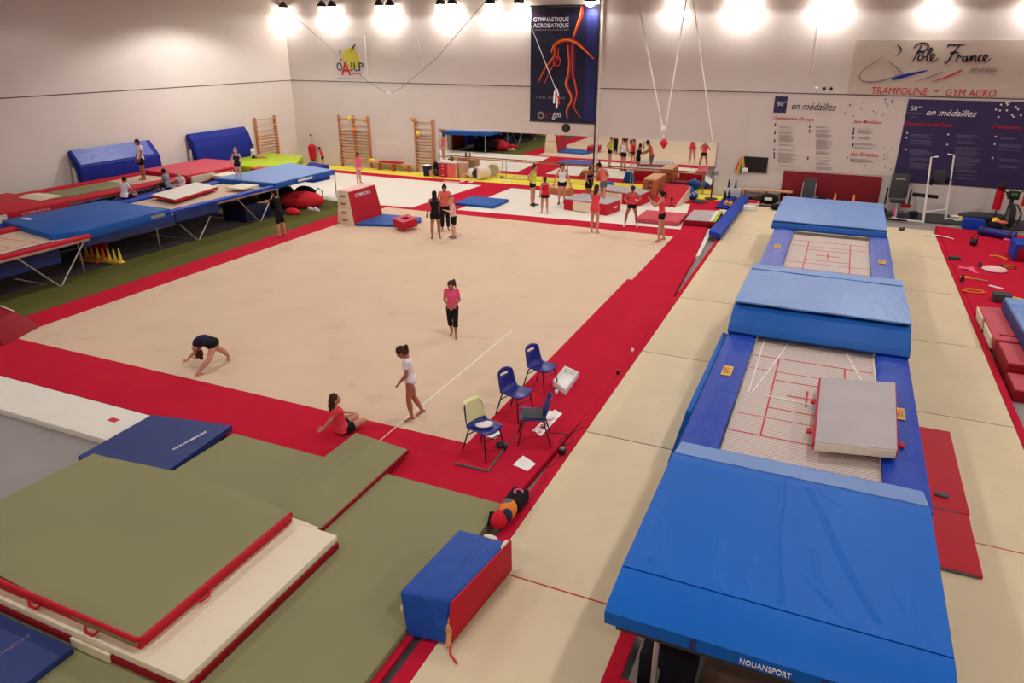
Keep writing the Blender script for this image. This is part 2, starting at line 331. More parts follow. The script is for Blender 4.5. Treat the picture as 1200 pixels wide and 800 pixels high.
# ------------------------------------------------------------------ floodlights on the back wall
def floodlight(x, n, label):
    y, z = 23.86, 8.02
    t = thing('floodlight', label, 'lamp', (x, y, z+.1), 'floodlights above the back wall')
    for k in range(n):
        xx = x+(k-(n-1)/2)*.62
        MB().lathe((xx, y, z), [(.22, .0), (.24, .02), (.22, .12), (.12, .26), (.07, .3)], 18).build('housing', 'dark_steel', t)
        MB().lathe((xx, y, z-.03), [(.04, -.17), (.12, -.15), (.19, -.08), (.21, 0), (.2, .03)], 18).build('lens', 'lamp_glow', t)
        MB().tube((xx, y, z+.28), (xx, y, ZC-.01), .015).box(xx-.05, xx+.05, y-.05, y+.05, ZC-.04, ZC-.001).build('bracket', 'dark_steel', t)
    l = bpy.data.lights.new('flood', 'SPOT'); l.energy = (330 if n == 1 else 230*n)*.36; l.spot_size = R(172); l.spot_blend = .12; l.shadow_soft_size = .2; l.color = (1, .968, .95)
    o = bpy.data.objects.new('flood_light', l); C.objects.link(o); o.location = (x, y, z-.1); o.rotation_euler = (R(-6), 0, 0)
    o.parent = t; o.location = Vector((x, y, z-.26))-t.location
lamps = [(-11.0, 1, 'leftmost floodlight above the back wall, by the left corner'), (-8.2, 2, 'twin floodlight above the club logo panel with a sun'),
 (-4.73, 2, 'twin floodlight above the wall between the pairs of wall bars'), (-1.27, 2, 'twin floodlight above the left end of the mirror'),
 (1.04, 1, 'small floodlight well left of the dark gymnastics banner'), (2.5, 1, 'floodlight at the upper left corner of the dark gymnastics banner'),
 (5.9, 1, 'floodlight at the upper right corner of the dark gymnastics banner'), (9.6, 1, 'floodlight above the hanging ropes'), (12.4, 2, 'twin floodlight above the small black screen'),
 (15.73, 2, 'twin floodlight left of the script lettered pale banner'), (19.43, 1, 'single floodlight above the script lettered pale banner'), (22.9, 2, 'rightmost floodlight at the right end of the pale banner')]
for a in lamps: floodlight(*a)
k = 0
for y in (16.5, 9.5, 2.5, -4.5, -10.5):  # unseen lamp rows; the nearest is added to light the deck front and people
    for x in (-7.5, -1, 5.5, 12, 18.5, 25):
        l = bpy.data.lights.new('bay', 'SPOT'); l.energy = 440*{16.5: 1.25, 9.5: .95, 2.5: .76, -4.5: .64, -10.5: .62}[y]*({16.5: 2.3, 9.5: .3, 2.5: .2, -4.5: .4, -10.5: .4}[y] if x < -7 else 1)*(1.25 if x > 10 and y < 3 else 1); l.spot_size = R(150); l.spot_blend = .3; l.shadow_soft_size = .22; l.color = (1, .968, .95)
        t = thing('bay_lamp', 'round unseen bay lamp hung under the ceiling over the hall', 'lamp', (x, y, 8.3), 'bay lamps hanging over the gym floor')
        if k == 0:
            bayh = MB().lathe((x, y, 8.3), [(.26, -.02), (.28, 0), (.2, .18), (.1, .3), (.06, .36)], 18).build('housing', 'dark_steel', t)
            bayl = MB().lathe((x, y, 8.27), [(.14, -.01), (.24, .0), (.24, .02)], 18).build('lens', 'lamp_glow', t)
            bayb = MB().tube((x, y, 8.64), (x, y, ZC), .015).build('bracket', 'dark_steel', t)
        else:
            for q in (bayh, bayl, bayb): c_ = q.copy(); c_.parent = t; C.objects.link(c_)
        o = bpy.data.objects.new('bay_light', l); C.objects.link(o); o.parent = t; o.location = (0, 0, -.12); k += 1
W = bpy.data.worlds.new('world'); bpy.context.scene.world = W; W.use_nodes = True
W.node_tree.nodes['Background'].inputs[0].default_value = (1, .95, .93, 1); W.node_tree.nodes['Background'].inputs[1].default_value = .035
# ------------------------------------------------------------------ wall pieces
# mirror
t = thing('wall_mirror', 'long low wall mirror reflecting the gym floor', 'mirror', (5, YB-.03, .02))
MB().box(-2.06, 11.93, YB-.03, YB-.001, .02, 2.27).build('mirror_glass', 'mirror', t, smooth=False)
MB().box(-2.1, -2.06, YB-.035, YB, .0, 2.3).box(11.93, 11.97, YB-.035, YB, 0, 2.3).build('edge_strip', 'steel', t, smooth=False)
t = thing('ballet_barre', 'thin wooden ballet barre fixed in front of the mirror', 'barre', (5, YB-.25, .9))
MB().tube((-2.0, YB-.28, .92), (11.9, YB-.28, .92), .028).build('rail', 'brown_wood', t)
for x in (-1.6, 1.6, 4.9, 8.2, 11.5): MB().tube((x, YB-.28, .9), (x, YB-.28, .01), .02).tube((x, YB-.28, .012), (x, YB-.1, .012), .02).build('leg', 'steel', t)
# dark gymnastics banner
t = thing('gymnastics_banner', 'tall dark blue banner with a fiery acrobat drawing', 'banner', (4.6, YB-.04, 2.84))
bx0, bx1, bz0, bz1 = 2.98, 6.24, 2.86, 7.9; yb = YB-.05
MB().grid(lambda u, v: (bx0+(bx1-bx0)*u, yb+.01*math.sin(u*9), bz0+(bz1-bz0)*v-.05*math.sin(math.pi*u)*(v)), 16, 4, thick=.012, down=(0, 1, 0)).build('cloth', 'banner_navy', t)
MB().box(bx1-.55, bx1-.02, yb-.014, yb-.011, bz0+.1, bz1-.15).build('blue_panel', 'banner_blue', t, smooth=False)
MB().tube((bx0-.05, yb, bz1), (bx1+.05, yb, bz1), .03).build('rod', 'dark_steel', t); MB().tube((bx0-.02, yb, bz0), (bx1+.02, yb, bz0), .02).build('rod', 'dark_steel', t)
def bp(px, py): return wl(615+px*90/960, py*75/800, yb-.02)      # banner drawing, first crop grid
def stroke(pts, mt, w0, w1, name='figure_stroke', dy=0):
    P = [Vector(p)+Vector((0, dy, 0)) for p in pts]; n = len(P); mb = MB(); rings = []
    Q = []
    for i in range(n-1):
        for k_ in range(4):
            t_ = k_/4; a = P[max(i-1, 0)]; b = P[i]; c = P[i+1]; d = P[min(i+2, n-1)]
            Q.append(.5*((2*b)+(c-a)*t_+(2*a-5*b+4*c-d)*t_*t_+(-a+3*b-3*c+d)*t_**3))
    Q.append(P[-1]); N_ = len(Q)
    for i, q in enumerate(Q):
        tg = (Q[min(i+1, N_-1)]-Q[max(i-1, 0)]); nr = Vector((-tg.z, 0, tg.x)).normalized()
        w = (w0+(w1-w0)*i/(N_-1))*.5*(math.sin(math.pi*min(max((i+.6)/N_, .08), .92))**.5)
        rings.append([q+nr*w, q-nr*w, q-nr*w+Vector((0, -.004, 0)), q+nr*w+Vector((0, -.004, 0))])
    mb.loft(rings).build(name, mt, t, smooth=False)
S1 = [[(720, 85), (700, 200), (655, 330), (610, 480)], [(340, 660), (380, 560), (500, 500), (620, 520), (740, 610), (870, 740)],
      [(540, 560), (560, 800), (540, 960), (520, 1060), (590, 1230), (530, 1370), (540, 1480)], [(590, 560), (600, 900), (630, 1040), (650, 1180), (620, 1340), (700, 1470)],
      [(380, 580), (370, 700), (260, 850), (170, 1030)], [(420, 600), (410, 740), (330, 860), (250, 1040)]]
for pts_, w in zip(S1, (.26, .3, .24, .14, .2, .12)):
    P_ = [bp(*q) for q in pts_]; stroke(P_, 'flame_red', w*.85, w*.4, dy=-.004)
    stroke([p+Vector((-w*.12, 0, 0)) for p in P_], 'flame_orange', w*.26, w*.25, dy=-.009)
    if w > .18: stroke([p+Vector((-w*.2, 0, .003)) for p in P_], 'flame_yellow', w*.09, w*.05, dy=-.014)
P_ = [bp(*q) for q in [(600, 520), (600, 800), (590, 980)]]; stroke(P_, 'flame_purple', .3, .2, dy=-.002)
c0 = bp(400, 770); MB().path([c0+Vector((.17*math.cos(a*.5236), -.012, .2*math.sin(a*.5236))) for a in range(12)], .035, 6, closed=True).build('head_outline', 'flame_red', t)
a, b = bp(108, 275), bp(550, 215); text('GYMNASTIQUE', a.x, b.x, a.z-.02, a.z+.19, yb-.02, 'white_text', 'lettering', t, off=.006)
a, b = bp(108, 350), bp(550, 290); text('ACROBATIQUE', a.x, b.x, a.z-.02, a.z+.19, yb-.02, 'white_text', 'lettering', t, off=.006)
a, b = bp(115, 378), bp(550, 365); text('CHAMPIONNATS DU MONDE & COUPES', a.x, b.x, a.z-.03, a.z+.05, yb-.02, 'grey_text', 'lettering', t)
a, b = bp(130, 160), bp(380, 120); text('Championnats', a.x, b.x, a.z-.1, a.z+.05, yb-.02, 'flame_purple', 'lettering', t, shear=.3)
a, b = bp(145, 1240), bp(500, 1200); text('17 JUIN - 22 JUIN 2014', a.x, b.x, a.z, a.z+.15, yb-.02, 'grey_text', 'lettering', t)
a, b = bp(145, 1165), bp(480, 1150); text('PALAIS DES SPORTS', a.x, b.x, a.z, a.z+.09, yb-.02, 'dark_text', 'lettering', t)
c0 = bp(200, 1440); MB().lathe(c0, [(.17, 0), (.17, .006)], 20, rot=Matrix.Rotation(R(90), 3, 'X')).lathe(c0, [(.1, .008), (.1, .012)], 20, 1, rot=Matrix.Rotation(R(90), 3, 'X')).build('round_emblem', ['grey_text', 'dark_text'], t)
a, b = bp(340, 1480), bp(450, 1410); text('gym', a.x, b.x, a.z-.05, a.z+.27, yb-.02, 'white_text', 'lettering', t, shear=.4)
a, b = bp(255, 1470), bp(330, 1410); text('C', a.x, b.x, a.z, a.z+.22, yb-.02, 'flame_red', 'lettering', t, shear=.4)
# black disc under the banner
c0 = wl(663, 150, YB-.06)
t = thing('wall_speaker', 'round black speaker on the wall under the dark banner', 'speaker', c0)
q = Matrix.Rotation(R(90), 3, 'X')
MB().lathe(c0, [(.2, -.06), (.2, .0), (.17, .03), (.05, .04)], 22, rot=q).build('casing', 'rubber', t)
MB().lathe(c0+Vector((0, -.04, 0)), [(.13, 0), (.13, .008)], 20, rot=q).build('grille', 'charcoal', t)
# club logo panel
a, b = wl(394, 42, YB-.03), wl(431, 96, YB-.03); x0, x1 = a.x, b.x; z1, z0 = a.z, b.z
t = thing('club_logo_panel', 'small pale wall panel with a yellow sun and club initials', 'panel', ((x0+x1)/2, YB-.03, z0))
MB().box(x0, x1, YB-.03, YB-.002, z0, z1).build('board', 'logo_panel_pale', t, smooth=False)
yy = YB-.032
def lp(px, py): return wl(380+px*60/800, 40+py*60/800, yy)
MB().lathe(lp(415, 400)+Vector((0, 0, .05)), [(.55, 0), (.55, .006)], 26, rot=q).build('sun_disc', 'sun_yellow', t)
for ch, u0, u1, mt in (('O', 200, 280, 'dark_text'), ('J', 390, 440, 'dark_text'), ('L', 470, 530, 'dark_text'), ('P', 545, 612, 'dark_text')):
    a, b = lp(u0, 575), lp(u1, 445); text(ch, a.x, b.x, a.z, b.z, yy-.008, mt, 'lettering', t, off=.003)
a, b = lp(270, 640), lp(405, 435); text('A', a.x, b.x, a.z, b.z, yy-.012, 'red_text', 'lettering', t, off=.012)
a, b = lp(430, 640), lp(585, 605); text('JUAN LES PINS', a.x, b.x, a.z, b.z, yy-.008, 'red_text', 'lettering', t)
MB().box(lp(195, 690).x, lp(640, 690).x, yy-.008, yy-.004, lp(195, 690).z, lp(195, 683).z).build('underline', 'grey_text', t)
for p_, q_ in (((400, 270), (480, 160)), ((235, 240), (240, 300)), ((250, 380), (262, 415))):
    MB().path([lp(*p_), lp((p_[0]+q_[0])/2+6, (p_[1]+q_[1])/2), lp(*q_)], [.012, .04, .03], 6).build('small_figure', 'dark_text', t)
# pale script banner
a, b = wl(1003, 47, YB-.03), wl(1003, 110, YB-.03); x0, z1, z0 = a.x, a.z, b.z; x1 = 24.2
t = thing('script_banner', 'wide pale banner reading Pole France in dark script', 'banner', (20, YB-.03, z0))
MB().box(x0, x1, YB-.03, YB-.002, z0, z1).build('cloth', 'logo_panel', t, smooth=False)
yy = YB-.034
def fp(px, py): return wl(900+px/4, py/4, yy)
def tx(s, u0, v0, u1, v1, mt, f, sh=0, of=0):
    a, b = f(u0, v1), f(u1, v0 if isinstance(v0, (int, float)) else v0); c_ = f(u0, v0); text(s, a.x, b.x, a.z, c_.z, yy-.004, mt, 'lettering', t, shear=sh, off=of)
def slant_text(s, u0, v0t, v0b, u1, mt, f, sh=0, of=0): tx(s, u0, v0t, u1, v0b, mt, f, sh, of)
slant_text('ANTIBES', 945, 313, 334, 1078, 'grey_text', fp, .1)
slant_text('TRAMPOLINE', 482, 407, 440, 752, 'red_text', fp, .05, .0)
slant_text('\u2013', 778, 424, 430, 800, 'red_text', fp)
slant_text('GYM ACRO', 830, 416, 450, 1075, 'red_text', fp, .05, .0)
def st2(pts, mt, w0, w1): stroke([fp(*p_) for p_ in pts], mt, w0, w1, 'logo_stroke', -.004)
def loop(cx, cy, rx, ry, a0, a1, n=7): return [(cx+rx*math.cos(R(a0+(a1-a0)*i/(n-1)))-ry*.35*math.sin(R(a0+(a1-a0)*i/(n-1))), cy+ry*math.sin(R(a0+(a1-a0)*i/(n-1)))) for i in range(n)]
for pts_ in ([(722, 208), (705, 240), (690, 268), (676, 291)], [(684, 226), (700, 208), (730, 202), (751, 212), (744, 232), (722, 244), (702, 247)],
    loop(716, 270, 12, 14, -60, 300), [(704, 252), (712, 242), (718, 238)], [(717, 238), (724, 244), (732, 251)], [(728, 268), (748, 262), (768, 236), (764, 226), (754, 238), (744, 270), (748, 286), (760, 282)],
    [(760, 282), (778, 268), (780, 256), (768, 258), (762, 274), (768, 287), (784, 284), (800, 272)],
    [(900, 212), (882, 232), (860, 262), (846, 284), (832, 297), (828, 288)], [(842, 222), (850, 210), (880, 212), (928, 206)], [(852, 250), (872, 246), (896, 248)],
    [(880, 290), (888, 270), (894, 258), (902, 266), (912, 264)], loop(924, 276, 11, 12, -40, 290), [(936, 262), (930, 280), (938, 288), (948, 276)],
    [(948, 276), (954, 262), (950, 290)], [(950, 290), (964, 264), (974, 266), (968, 284), (976, 288), (988, 276)], [(1004, 264), (994, 262), (986, 276), (992, 288), (1008, 282)],
    [(1008, 282), (1026, 270), (1028, 260), (1016, 260), (1010, 276), (1018, 288), (1032, 284), (1045, 272)]):
    st2(pts_, 'dark_text', .08, .06)
st2([(600, 265), (625, 235), (608, 210)], 'dark_text', .03, .07); st2([(540, 265), (440, 335), (440, 378), (520, 382), (620, 350)], 'grey_text', .03, .1)
st2([(560, 285), (600, 315), (635, 350)], 'grey_text', .03, .08); st2([(580, 372), (660, 350), (750, 330)], 'pad_blue', .16, .06)
st2([(690, 382), (760, 360), (820, 335)], 'grey_text', .03, .07); st2([(765, 385), (840, 360), (910, 328)], 'red_text', .03, .09)
# medal posters
def scribble(cols, mt, f, name='text_lines'):
    mb = MB(); rnd = random.Random(3)
    for (u0, u1, v0, v1) in cols:
        v = v0
        while v < v1:
            a_ = f(u0+rnd.randint(0, 8), v+2.4); b_ = f(u0+(u1-u0)*rnd.uniform(.6, 1), v)
            if rnd.random() > .2: mb.box(a_.x, b_.x, yy-.006, yy-.003, a_.z, a_.z+.011)
            v += 7.5
    mb.build(name, mt, t, smooth=False)
t = thing('medal_poster', 'cream wall poster listing medals in black and red lettering', 'poster', (16.6, YB-.03, 1.3)); yy = YB-.034
MB().grid(lambda u, v: (14.08+(19.06-14.08)*u+.12*(1-v)*u, YB-.03+.004*math.sin(u*20), 1.32+(4.36-1.32)*v), 20, 3, thick=.02, down=(0, 1, 0)).build('sheet', 'poster_cream', t)
def mp_(px, py): return wl(900+px/8, 100+py/8, YB-.036)
a, b = mp_(48, 255), mp_(188, 105); MB().box(a.x, b.x, YB-.04, YB-.036, a.z, b.z).build('logo_square', 'poster_navy', t, smooth=False); yy = YB-.042
slant_text('50', 85, 150, 190, 150, 'white_text', mp_, 0, .003); slant_text('ans', 152, 150, 162, 182, 'white_text', mp_)
yy = YB-.036; slant_text('en m\u00e9dailles', 218, 158, 225, 648, 'dark_text', mp_, .35, .003)
slant_text("Championnats d'Europe", 50, 288, 328, 435, 'red_text', mp_, .3, .004); slant_text('Jeux Mondiaux', 792, 320, 362, 1070, 'red_text', mp_, .3, .004)
slant_text('Jeux Europ\u00e9ens', 768, 622, 668, 1042, 'red_text', mp_, .3, .004)
scribble([(95, 250, 365, 565), (90, 290, 600, 765), (445, 612, 385, 790), (835, 1000, 395, 505), (795, 1030, 540, 590), (790, 1010, 685, 720)], 'grey_text', mp_)
mb = MB(); rnd = random.Random(5)
for u_, v_ in [(68, 368), (66, 445), (62, 520), (58, 600), (58, 640), (58, 672), (392, 385), (390, 430), (374, 682), (805, 410), (800, 448), (798, 490), (795, 560), (782, 700)]:
    p_ = mp_(u_, v_); mb.box(p_.x-.025, p_.x+.025, YB-.044, YB-.036, p_.z-.06, p_.z+.06)
for k_ in range(34):
    p_ = mp_(rnd.choice([rnd.uniform(720, 1180), rnd.uniform(1080, 1190)]), rnd.uniform(110, 300) if k_ < 20 else rnd.uniform(580, 790)); mb.box(p_.x-.02, p_.x+.02, YB-.04, YB-.036, p_.z-.02, p_.z+.02)
mb.build('medal_marks', 'dark_text', t, smooth=False)
t = thing('medal_poster', 'dark purple wall poster listing medals in white lettering', 'poster', (22, YB-.03, 1.0)); yy = YB-.04
MB().grid(lambda u, v: (19.1+(27.0-19.1)*u, YB-.036+.004*math.sin(u*26), 1.12+(4.33-1.12)*v), 24, 3, thick=.02, down=(0, 1, 0)).build('sheet', 'poster_navy', t); yy = YB-.045
def np_(px, py): return wl(1050+px/8, 100+py/8, YB-.045)
slant_text('50', 135, 192, 235, 205, 'white_text', np_, 0, .003); slant_text('ans', 210, 195, 206, 250, 'white_text', np_); slant_text('2017', 135, 288, 304, 195, 'lilac_text', np_)
MB().box(np_(95, 258).x, np_(250, 258).x, yy-.004, yy, np_(95, 258).z, np_(95, 254).z).build('underline', 'lilac_text', t)
slant_text('en m\u00e9dailles', 282, 220, 280, 768, 'white_text', np_, .35, .003); slant_text('Championnats du Monde', 85, 338, 388, 540, 'red_text', np_, .3, .004)
slant_text('M\u00e9dailles Coupes', 900, 370, 412, 1440, 'red_text', np_, .3, .004)
scribble([(130, 365, 440, 550), (120, 350, 600, 775), (560, 800, 460, 545), (550, 800, 560, 780), (555, 790, 790, 880), (970, 1190, 480, 520), (960, 1200, 550, 610), (960, 1190, 685, 770)], 'lilac_text', np_)
mb = MB()
for u_, v_ in [(105, 445), (98, 490), (92, 600), (490, 460), (480, 555), (935, 480), (925, 550), (905, 680)]+[(rnd.uniform(880, 1190), rnd.uniform(155, 300)) for k_ in range(14)]:
    p_ = np_(u_, v_); mb.box(p_.x-.03, p_.x+.03, YB-.052, YB-.045, p_.z-.03, p_.z+.03)
mb.build('star_marks', 'white_text', t, smooth=False)
pad('wall_mat', 14.86, 18.72, YB-.07, YB-.002, -.05, 1.27, 'maroon_mat', 'dark red padded mat fixed low on the wall under the cream poster', 'mat', .012)
a, b = wl(872, 183, YB-.1), wl(898, 203, YB-.1)
t = thing('wall_screen', 'small black flat screen mounted on the wall left of the red mat', 'screen', (a.x, YB-.1, b.z))
MB().box(a.x, b.x, YB-.1, YB-.04, b.z, a.z, bev=.01).build('housing', 'screen_black', t); MB().box(a.x+.03, b.x-.03, YB-.104, YB-.1, b.z+.03, a.z-.03).build('panel', 'black_paint', t)
MB().box((a.x+b.x)/2-.08, (a.x+b.x)/2+.08, YB-.04, YB, (a.z+b.z)/2-.08, (a.z+b.z)/2+.08).build('bracket', 'dark_steel', t)
p = wl(869, 196, YB-.12)
t = thing('ribbon_bundle', 'bundle of colourful ribbons and a white cap hanging left of the screen', 'ribbons', p)
for k_, (mt, dx) in enumerate((('yellow', -.1), ('green_plastic', 0), ('red_cloth', -.14), ('yellow', .04), ('tan', .08))):
    MB().path([p+Vector((dx*.3, 0, .45)), p+Vector((dx, -.03, .1)), p+Vector((dx*1.5-.03, 0, -.35+.07*k_))], [.02, .05, .03], 6).build('ribbon', mt, t)
MB().ell(p+Vector((.16, -.02, -.12)), (.14, .08, .12)).build('cap', 'white_cloth', t)
t = thing('camera_cluster', 'three small fixtures on the wall seam above the cream poster', 'fixture', wl(968, 106, YB-.05))
for u_, mt in ((957, 'white_paint'), (966, 'black_paint'), (974, 'black_paint')): MB().ell(wl(u_, 104, YB-.06), (.06, .05, .07)).tube(wl(u_, 104, YB-.05), wl(u_, 104, YB), .02).build('fixture_head', mt, t)
text('R\u00c8GLES DE VIE', -6.0, -4.45, 1.33, 1.5, YB-.001, 'white_text', 'wall_lettering', None, extr=.002); tag(bpy.data.objects['wall_lettering'], 'faint white lettering painted on the wall over the red bench', 'lettering')
# wall bars
def wallbars(x0, x1, n, wall, label, knobs=()):
    t = thing('wall_bars', label, 'wall bars', ((x0+x1)/2, YB-.1, 0) if wall == 'b' else (XL+.1, (x0+x1)/2, 0), 'wooden wall bars')
    def P(s_, d, z): return Vector((s_, YB-d, z)) if wall == 'b' else Vector((XL+d, s_, z))
    for k_ in range(n+1):
        s_ = x0+(x1-x0)*k_/n; a_, b_ = P(s_-.04, .16, .02), P(s_+.04, .005, 2.72)
        MB().box(min(a_.x, b_.x), max(a_.x, b_.x), min(a_.y, b_.y), max(a_.y, b_.y), .02, 2.72, bev=.01).build('upright', 'wood', t)
    for i in range(n):
        s0, s1 = x0+(x1-x0)*i/n, x0+(x1-x0)*(i+1)/n
        for j in range(14):
            z = .25+j*.155 if j < 12 else (2.28 if j == 12 else 2.62)
            MB().tube(P(s0+.03, .12 if j < 12 else .17, z), P(s1-.03, .12 if j < 12 else .17, z), .026, n=8).build('rung', 'light_wood', t)
    for s_, z, mt in knobs: MB().ell(P(s_, .24, z), (.1, .08, .12)).build('rung_holder', mt, t)
wallbars(20.95, 22.45, 1, 'l', 'wooden wall bars on the left wall above the lime green mat')
wallbars(-8.25, -6.35, 2, 'b', 'double wooden wall bars on the back wall with yellow fittings', ((-7.45, 2.6, 'yellow'), (-6.45, 2.55, 'tan'), (-7.2, 2.0, 'orange')))
wallbars(-3.45, -2.42, 1, 'b', 'single wooden wall bars between the red bench and the mirror', ((-3.2, 2.0, 'yellow'), (-3.5, 2.7, 'tan')))
# ------------------------------------------------------------------ hanging ropes and cables
def hang(name, label, pts, r, mt, cat='rope', y=20.):
    P_ = [wl(u_, v_, y) for u_, v_ in pts]; top = P_[0]
    return MB().path(P_, r, 6).build(name, mt, None, label, cat)
def up_to_ceiling(u, v, y, dx=0): p_ = wl(u, v, y); return Vector((p_.x+dx, y, ZC-.02))
t = thing('hanging_ropes', 'pair of white hanging ropes tied together above a small red bag', 'ropes', wl(778, 150, 20))
for a_, c_ in ((753, 30), (776, 147)), ((802, 13), (780, 150)):
    P_ = wl(*a_, 20); Q_ = wl(*c_, 20); T_ = P_+(P_-Q_)*((ZC-.02-P_.z)/(P_.z-Q_.z)); MB().path([T_, P_, Q_], .028, 6).build('rope', 'white_cord', t)
MB().ell(wl(777, 152, 20), (.1, .08, .16)).tube(wl(777, 152, 20), wl(778, 163, 20), .03).build('knot', 'white_cloth', t)
p = wl(778, 168, 20); MB().lathe(p, [(.02, -.2), (.15, -.03), (.15, .06), (.02, .2)], 8).build('red_tassel', 'red_cloth', t)
P_ = wl(813, 5, 20); Q_ = wl(835, 165, 20); T_ = P_+(P_-Q_)*((ZC-.02-P_.z)/(P_.z-Q_.z))
MB().path([T_, P_, Q_], .025, 6).build('hanging_rope', 'white_cord', None, 'lone white rope hanging at the right of the mirror', 'rope')
t = thing('hanging_loop', 'white strap loop with a red tassel hanging on a cord before the dark banner', 'strap', wl(651, 104, 20))
P_ = wl(624, 35, 20); Q_ = wl(651, 104, 20); T_ = P_+(P_-Q_)*((ZC-.02-P_.z)/(P_.z-Q_.z)); MB().path([T_, P_, Q_], .012, 6).build('cord', 'white_cord', t)
MB().path([wl(649, 121, 20), wl(650, 108, 20), wl(652, 104, 20), wl(654, 110, 20), wl(652, 127, 20)], .04, 8).build('loop', 'white_cloth', t)
MB().path([wl(654, 112, 20), wl(655, 122, 20)], [.05, .03], 8).build('tassel', 'red_cloth', t)
t = thing('sagging_cable', 'thin grey cable sagging under the floodlights to a white handle', 'cable', wl(456, 109, 20))
P_ = wl(352, 25, 20); Q_ = wl(430, 95, 20); T_ = P_+(P_-Q_)*((ZC-.02-P_.z)/(P_.z-Q_.z)); P2 = wl(540, 35, 20); Q2 = wl(510, 70, 20); T2 = P2+(P2-Q2)*((ZC-.02-P2.z)/(P2.z-Q2.z))
MB().path([T_, P_, Q_, wl(445, 104, 20), wl(456, 110, 20), wl(470, 103, 20), Q2, P2, T2], .014, 6).build('cable_run', 'grey_cord', t)
MB().path([wl(453, 108, 20), wl(458, 110, 20)], .04, 8).build('handle', 'white_paint', t)
P_ = wl(483, 20, 20); Q_ = wl(497, 78, 20); T_ = P_+(P_-Q_)*((ZC-.02-P_.z)/(P_.z-Q_.z)); MB().path([T_, P_, Q_], .01, 6).build('thin_rope', 'white_cord', None, 'very thin pale cord hanging right of the club logo panel', 'cord')
# ------------------------------------------------------------------ trampolines
def trampoline(x0, x1, y0, y1, z, label, padm, bedm, openx, openy, markm='red_text', skirt=None, bedz=-.05, pads='lr', legz=ZF, stickers=False, deco=True, cz=None):
    """x0..x1,y0..y1 outer frame; openx/openy the visible bed"""
    t = thing('trampoline', label, 'trampoline', ((x0+x1)/2, (y0+y1)/2, legz))
    f = MB()
    for x in (x0+.08, x1-.08): f.box(x-.035, x+.035, y0+.05, y1-.05, z-.14, z-.06, bev=.008)
    for y in (y0+.08, y1-.08): f.box(x0+.05, x1-.05, y-.035, y+.035, z-.14, z-.06, bev=.008)
    f.build('frame', 'steel', t)
    L_ = y1-y0
    for y in (y0+.22*L_, y0+.78*L_):
        q_ = MB(); q_.tube((x0+.05, y, legz+.035), (x1-.05, y, legz+.035), .03)
        q_.build('foot_bar', 'steel', t)
        for x in (x0+.1, x1-.1):
            for s_ in (-1, 1): MB().tube((x, y, legz+.04), (x, y+s_*L_*.19, z-.1), .025).build('leg', 'steel', t)
    bx0_, bx1_ = openx; by0, by1 = openy
    bed = MB().box(bx0_+.02, bx1_-.02, by0+.02, by1-.02, z+bedz-.006, z+bedz).build('bed', bedm, t, smooth=False)
    # red centre lines
    mk = MB(); zz = z+bedz+.001; cx = (bx0_+bx1_)/2; cy = cz if cz else (by0+by1)/2; w = .011
    if deco:
        for x in (cx-.54, cx+.54): mk.box(x-w, x+w, cy-1.5, cy+1.5, zz, zz+.003)
        for y in (cy-1.5, cy+1.5): mk.box(bx0_+.05, bx1_-.05, y-w, y+w, zz, zz+.003)
        for y in (cy-.54, cy+.54): mk.box(cx-.54, cx+.54, y-w, y+w, zz, zz+.0032)
        for y in (cy-.9, cy+.9): mk.box(bx0_+.05, bx1_-.05, y-w*.6, y+w*.6, zz, zz+.0028)
        mk.box(cx-.3, cx+.3, cy-w*1.3, cy+w*1.3, zz, zz+.004).box(cx-w*1.3, cx+w*1.3, cy-.3, cy+.3, zz, zz+.0036)
        mk.build('bed_lines', markm, t, smooth=False)
        sp = MB()
        n = int((by1-by0)/.16)
        for i in range(n):
            y = by0+.1+i*.16
            for a_, b_ in ((bx0_-.12, bx0_+.04), (bx1_-.04, bx1_+.12)): sp.tube((a_, y, z-.09), (b_, y, z+bedz-.004), .012, n=5)
        sp.build('springs', 'steel', t, kind='stuff')
    for s_, (a_, b_) in (('l', (x0-.02, bx0_)), ('r', (bx1_, x1+.02))):
        if s_ in pads:
            n = 5; yl = y1-y0
            def f_(u, v, a_=a_, b_=b_): return (a_+(b_-a_)*u, y0+yl*v, z+.036+.010*abs(math.sin(v*n*math.pi))**.5-.03*abs(2*u-1)**4)
            pd = MB().grid(f_, 8, 80, thick=.07).build('side_pad', padm, t)
            if stickers:
                ys = (openy[0]+openy[1])/2+.35*(1 if s_ == 'l' else -.5)
                MB().box((a_+b_)/2-.08, (a_+b_)/2+.08, ys-.2, ys+.2, z+.05, z+.056).build('warning_label', 'sign_yellow', pd, smooth=False)
                text('MAX', (a_+b_)/2-.06, (a_+b_)/2+.06, ys-.14, ys+.14, 0, 'dark_text', 'label_lettering', pd, rot=Matrix.Translation((0, 0, z+.057)), extr=.001)
    if skirt:
        sx, zs, y0_, y1_ = skirt
        MB().grid(lambda u, v: (sx+.02*math.sin(u*14), y0_+(y1_-y0_)*u, zs+(z-.02-zs)*v), 40, 3, thick=.03, down=(-1, 0, 0)).build('skirt', 'navy_vinyl', t)
        MB().box(sx-.06, sx-.02, y0_, y1_, zs-.1, zs+.02).build('skirt_edge', 'black_fabric', t)
    return t
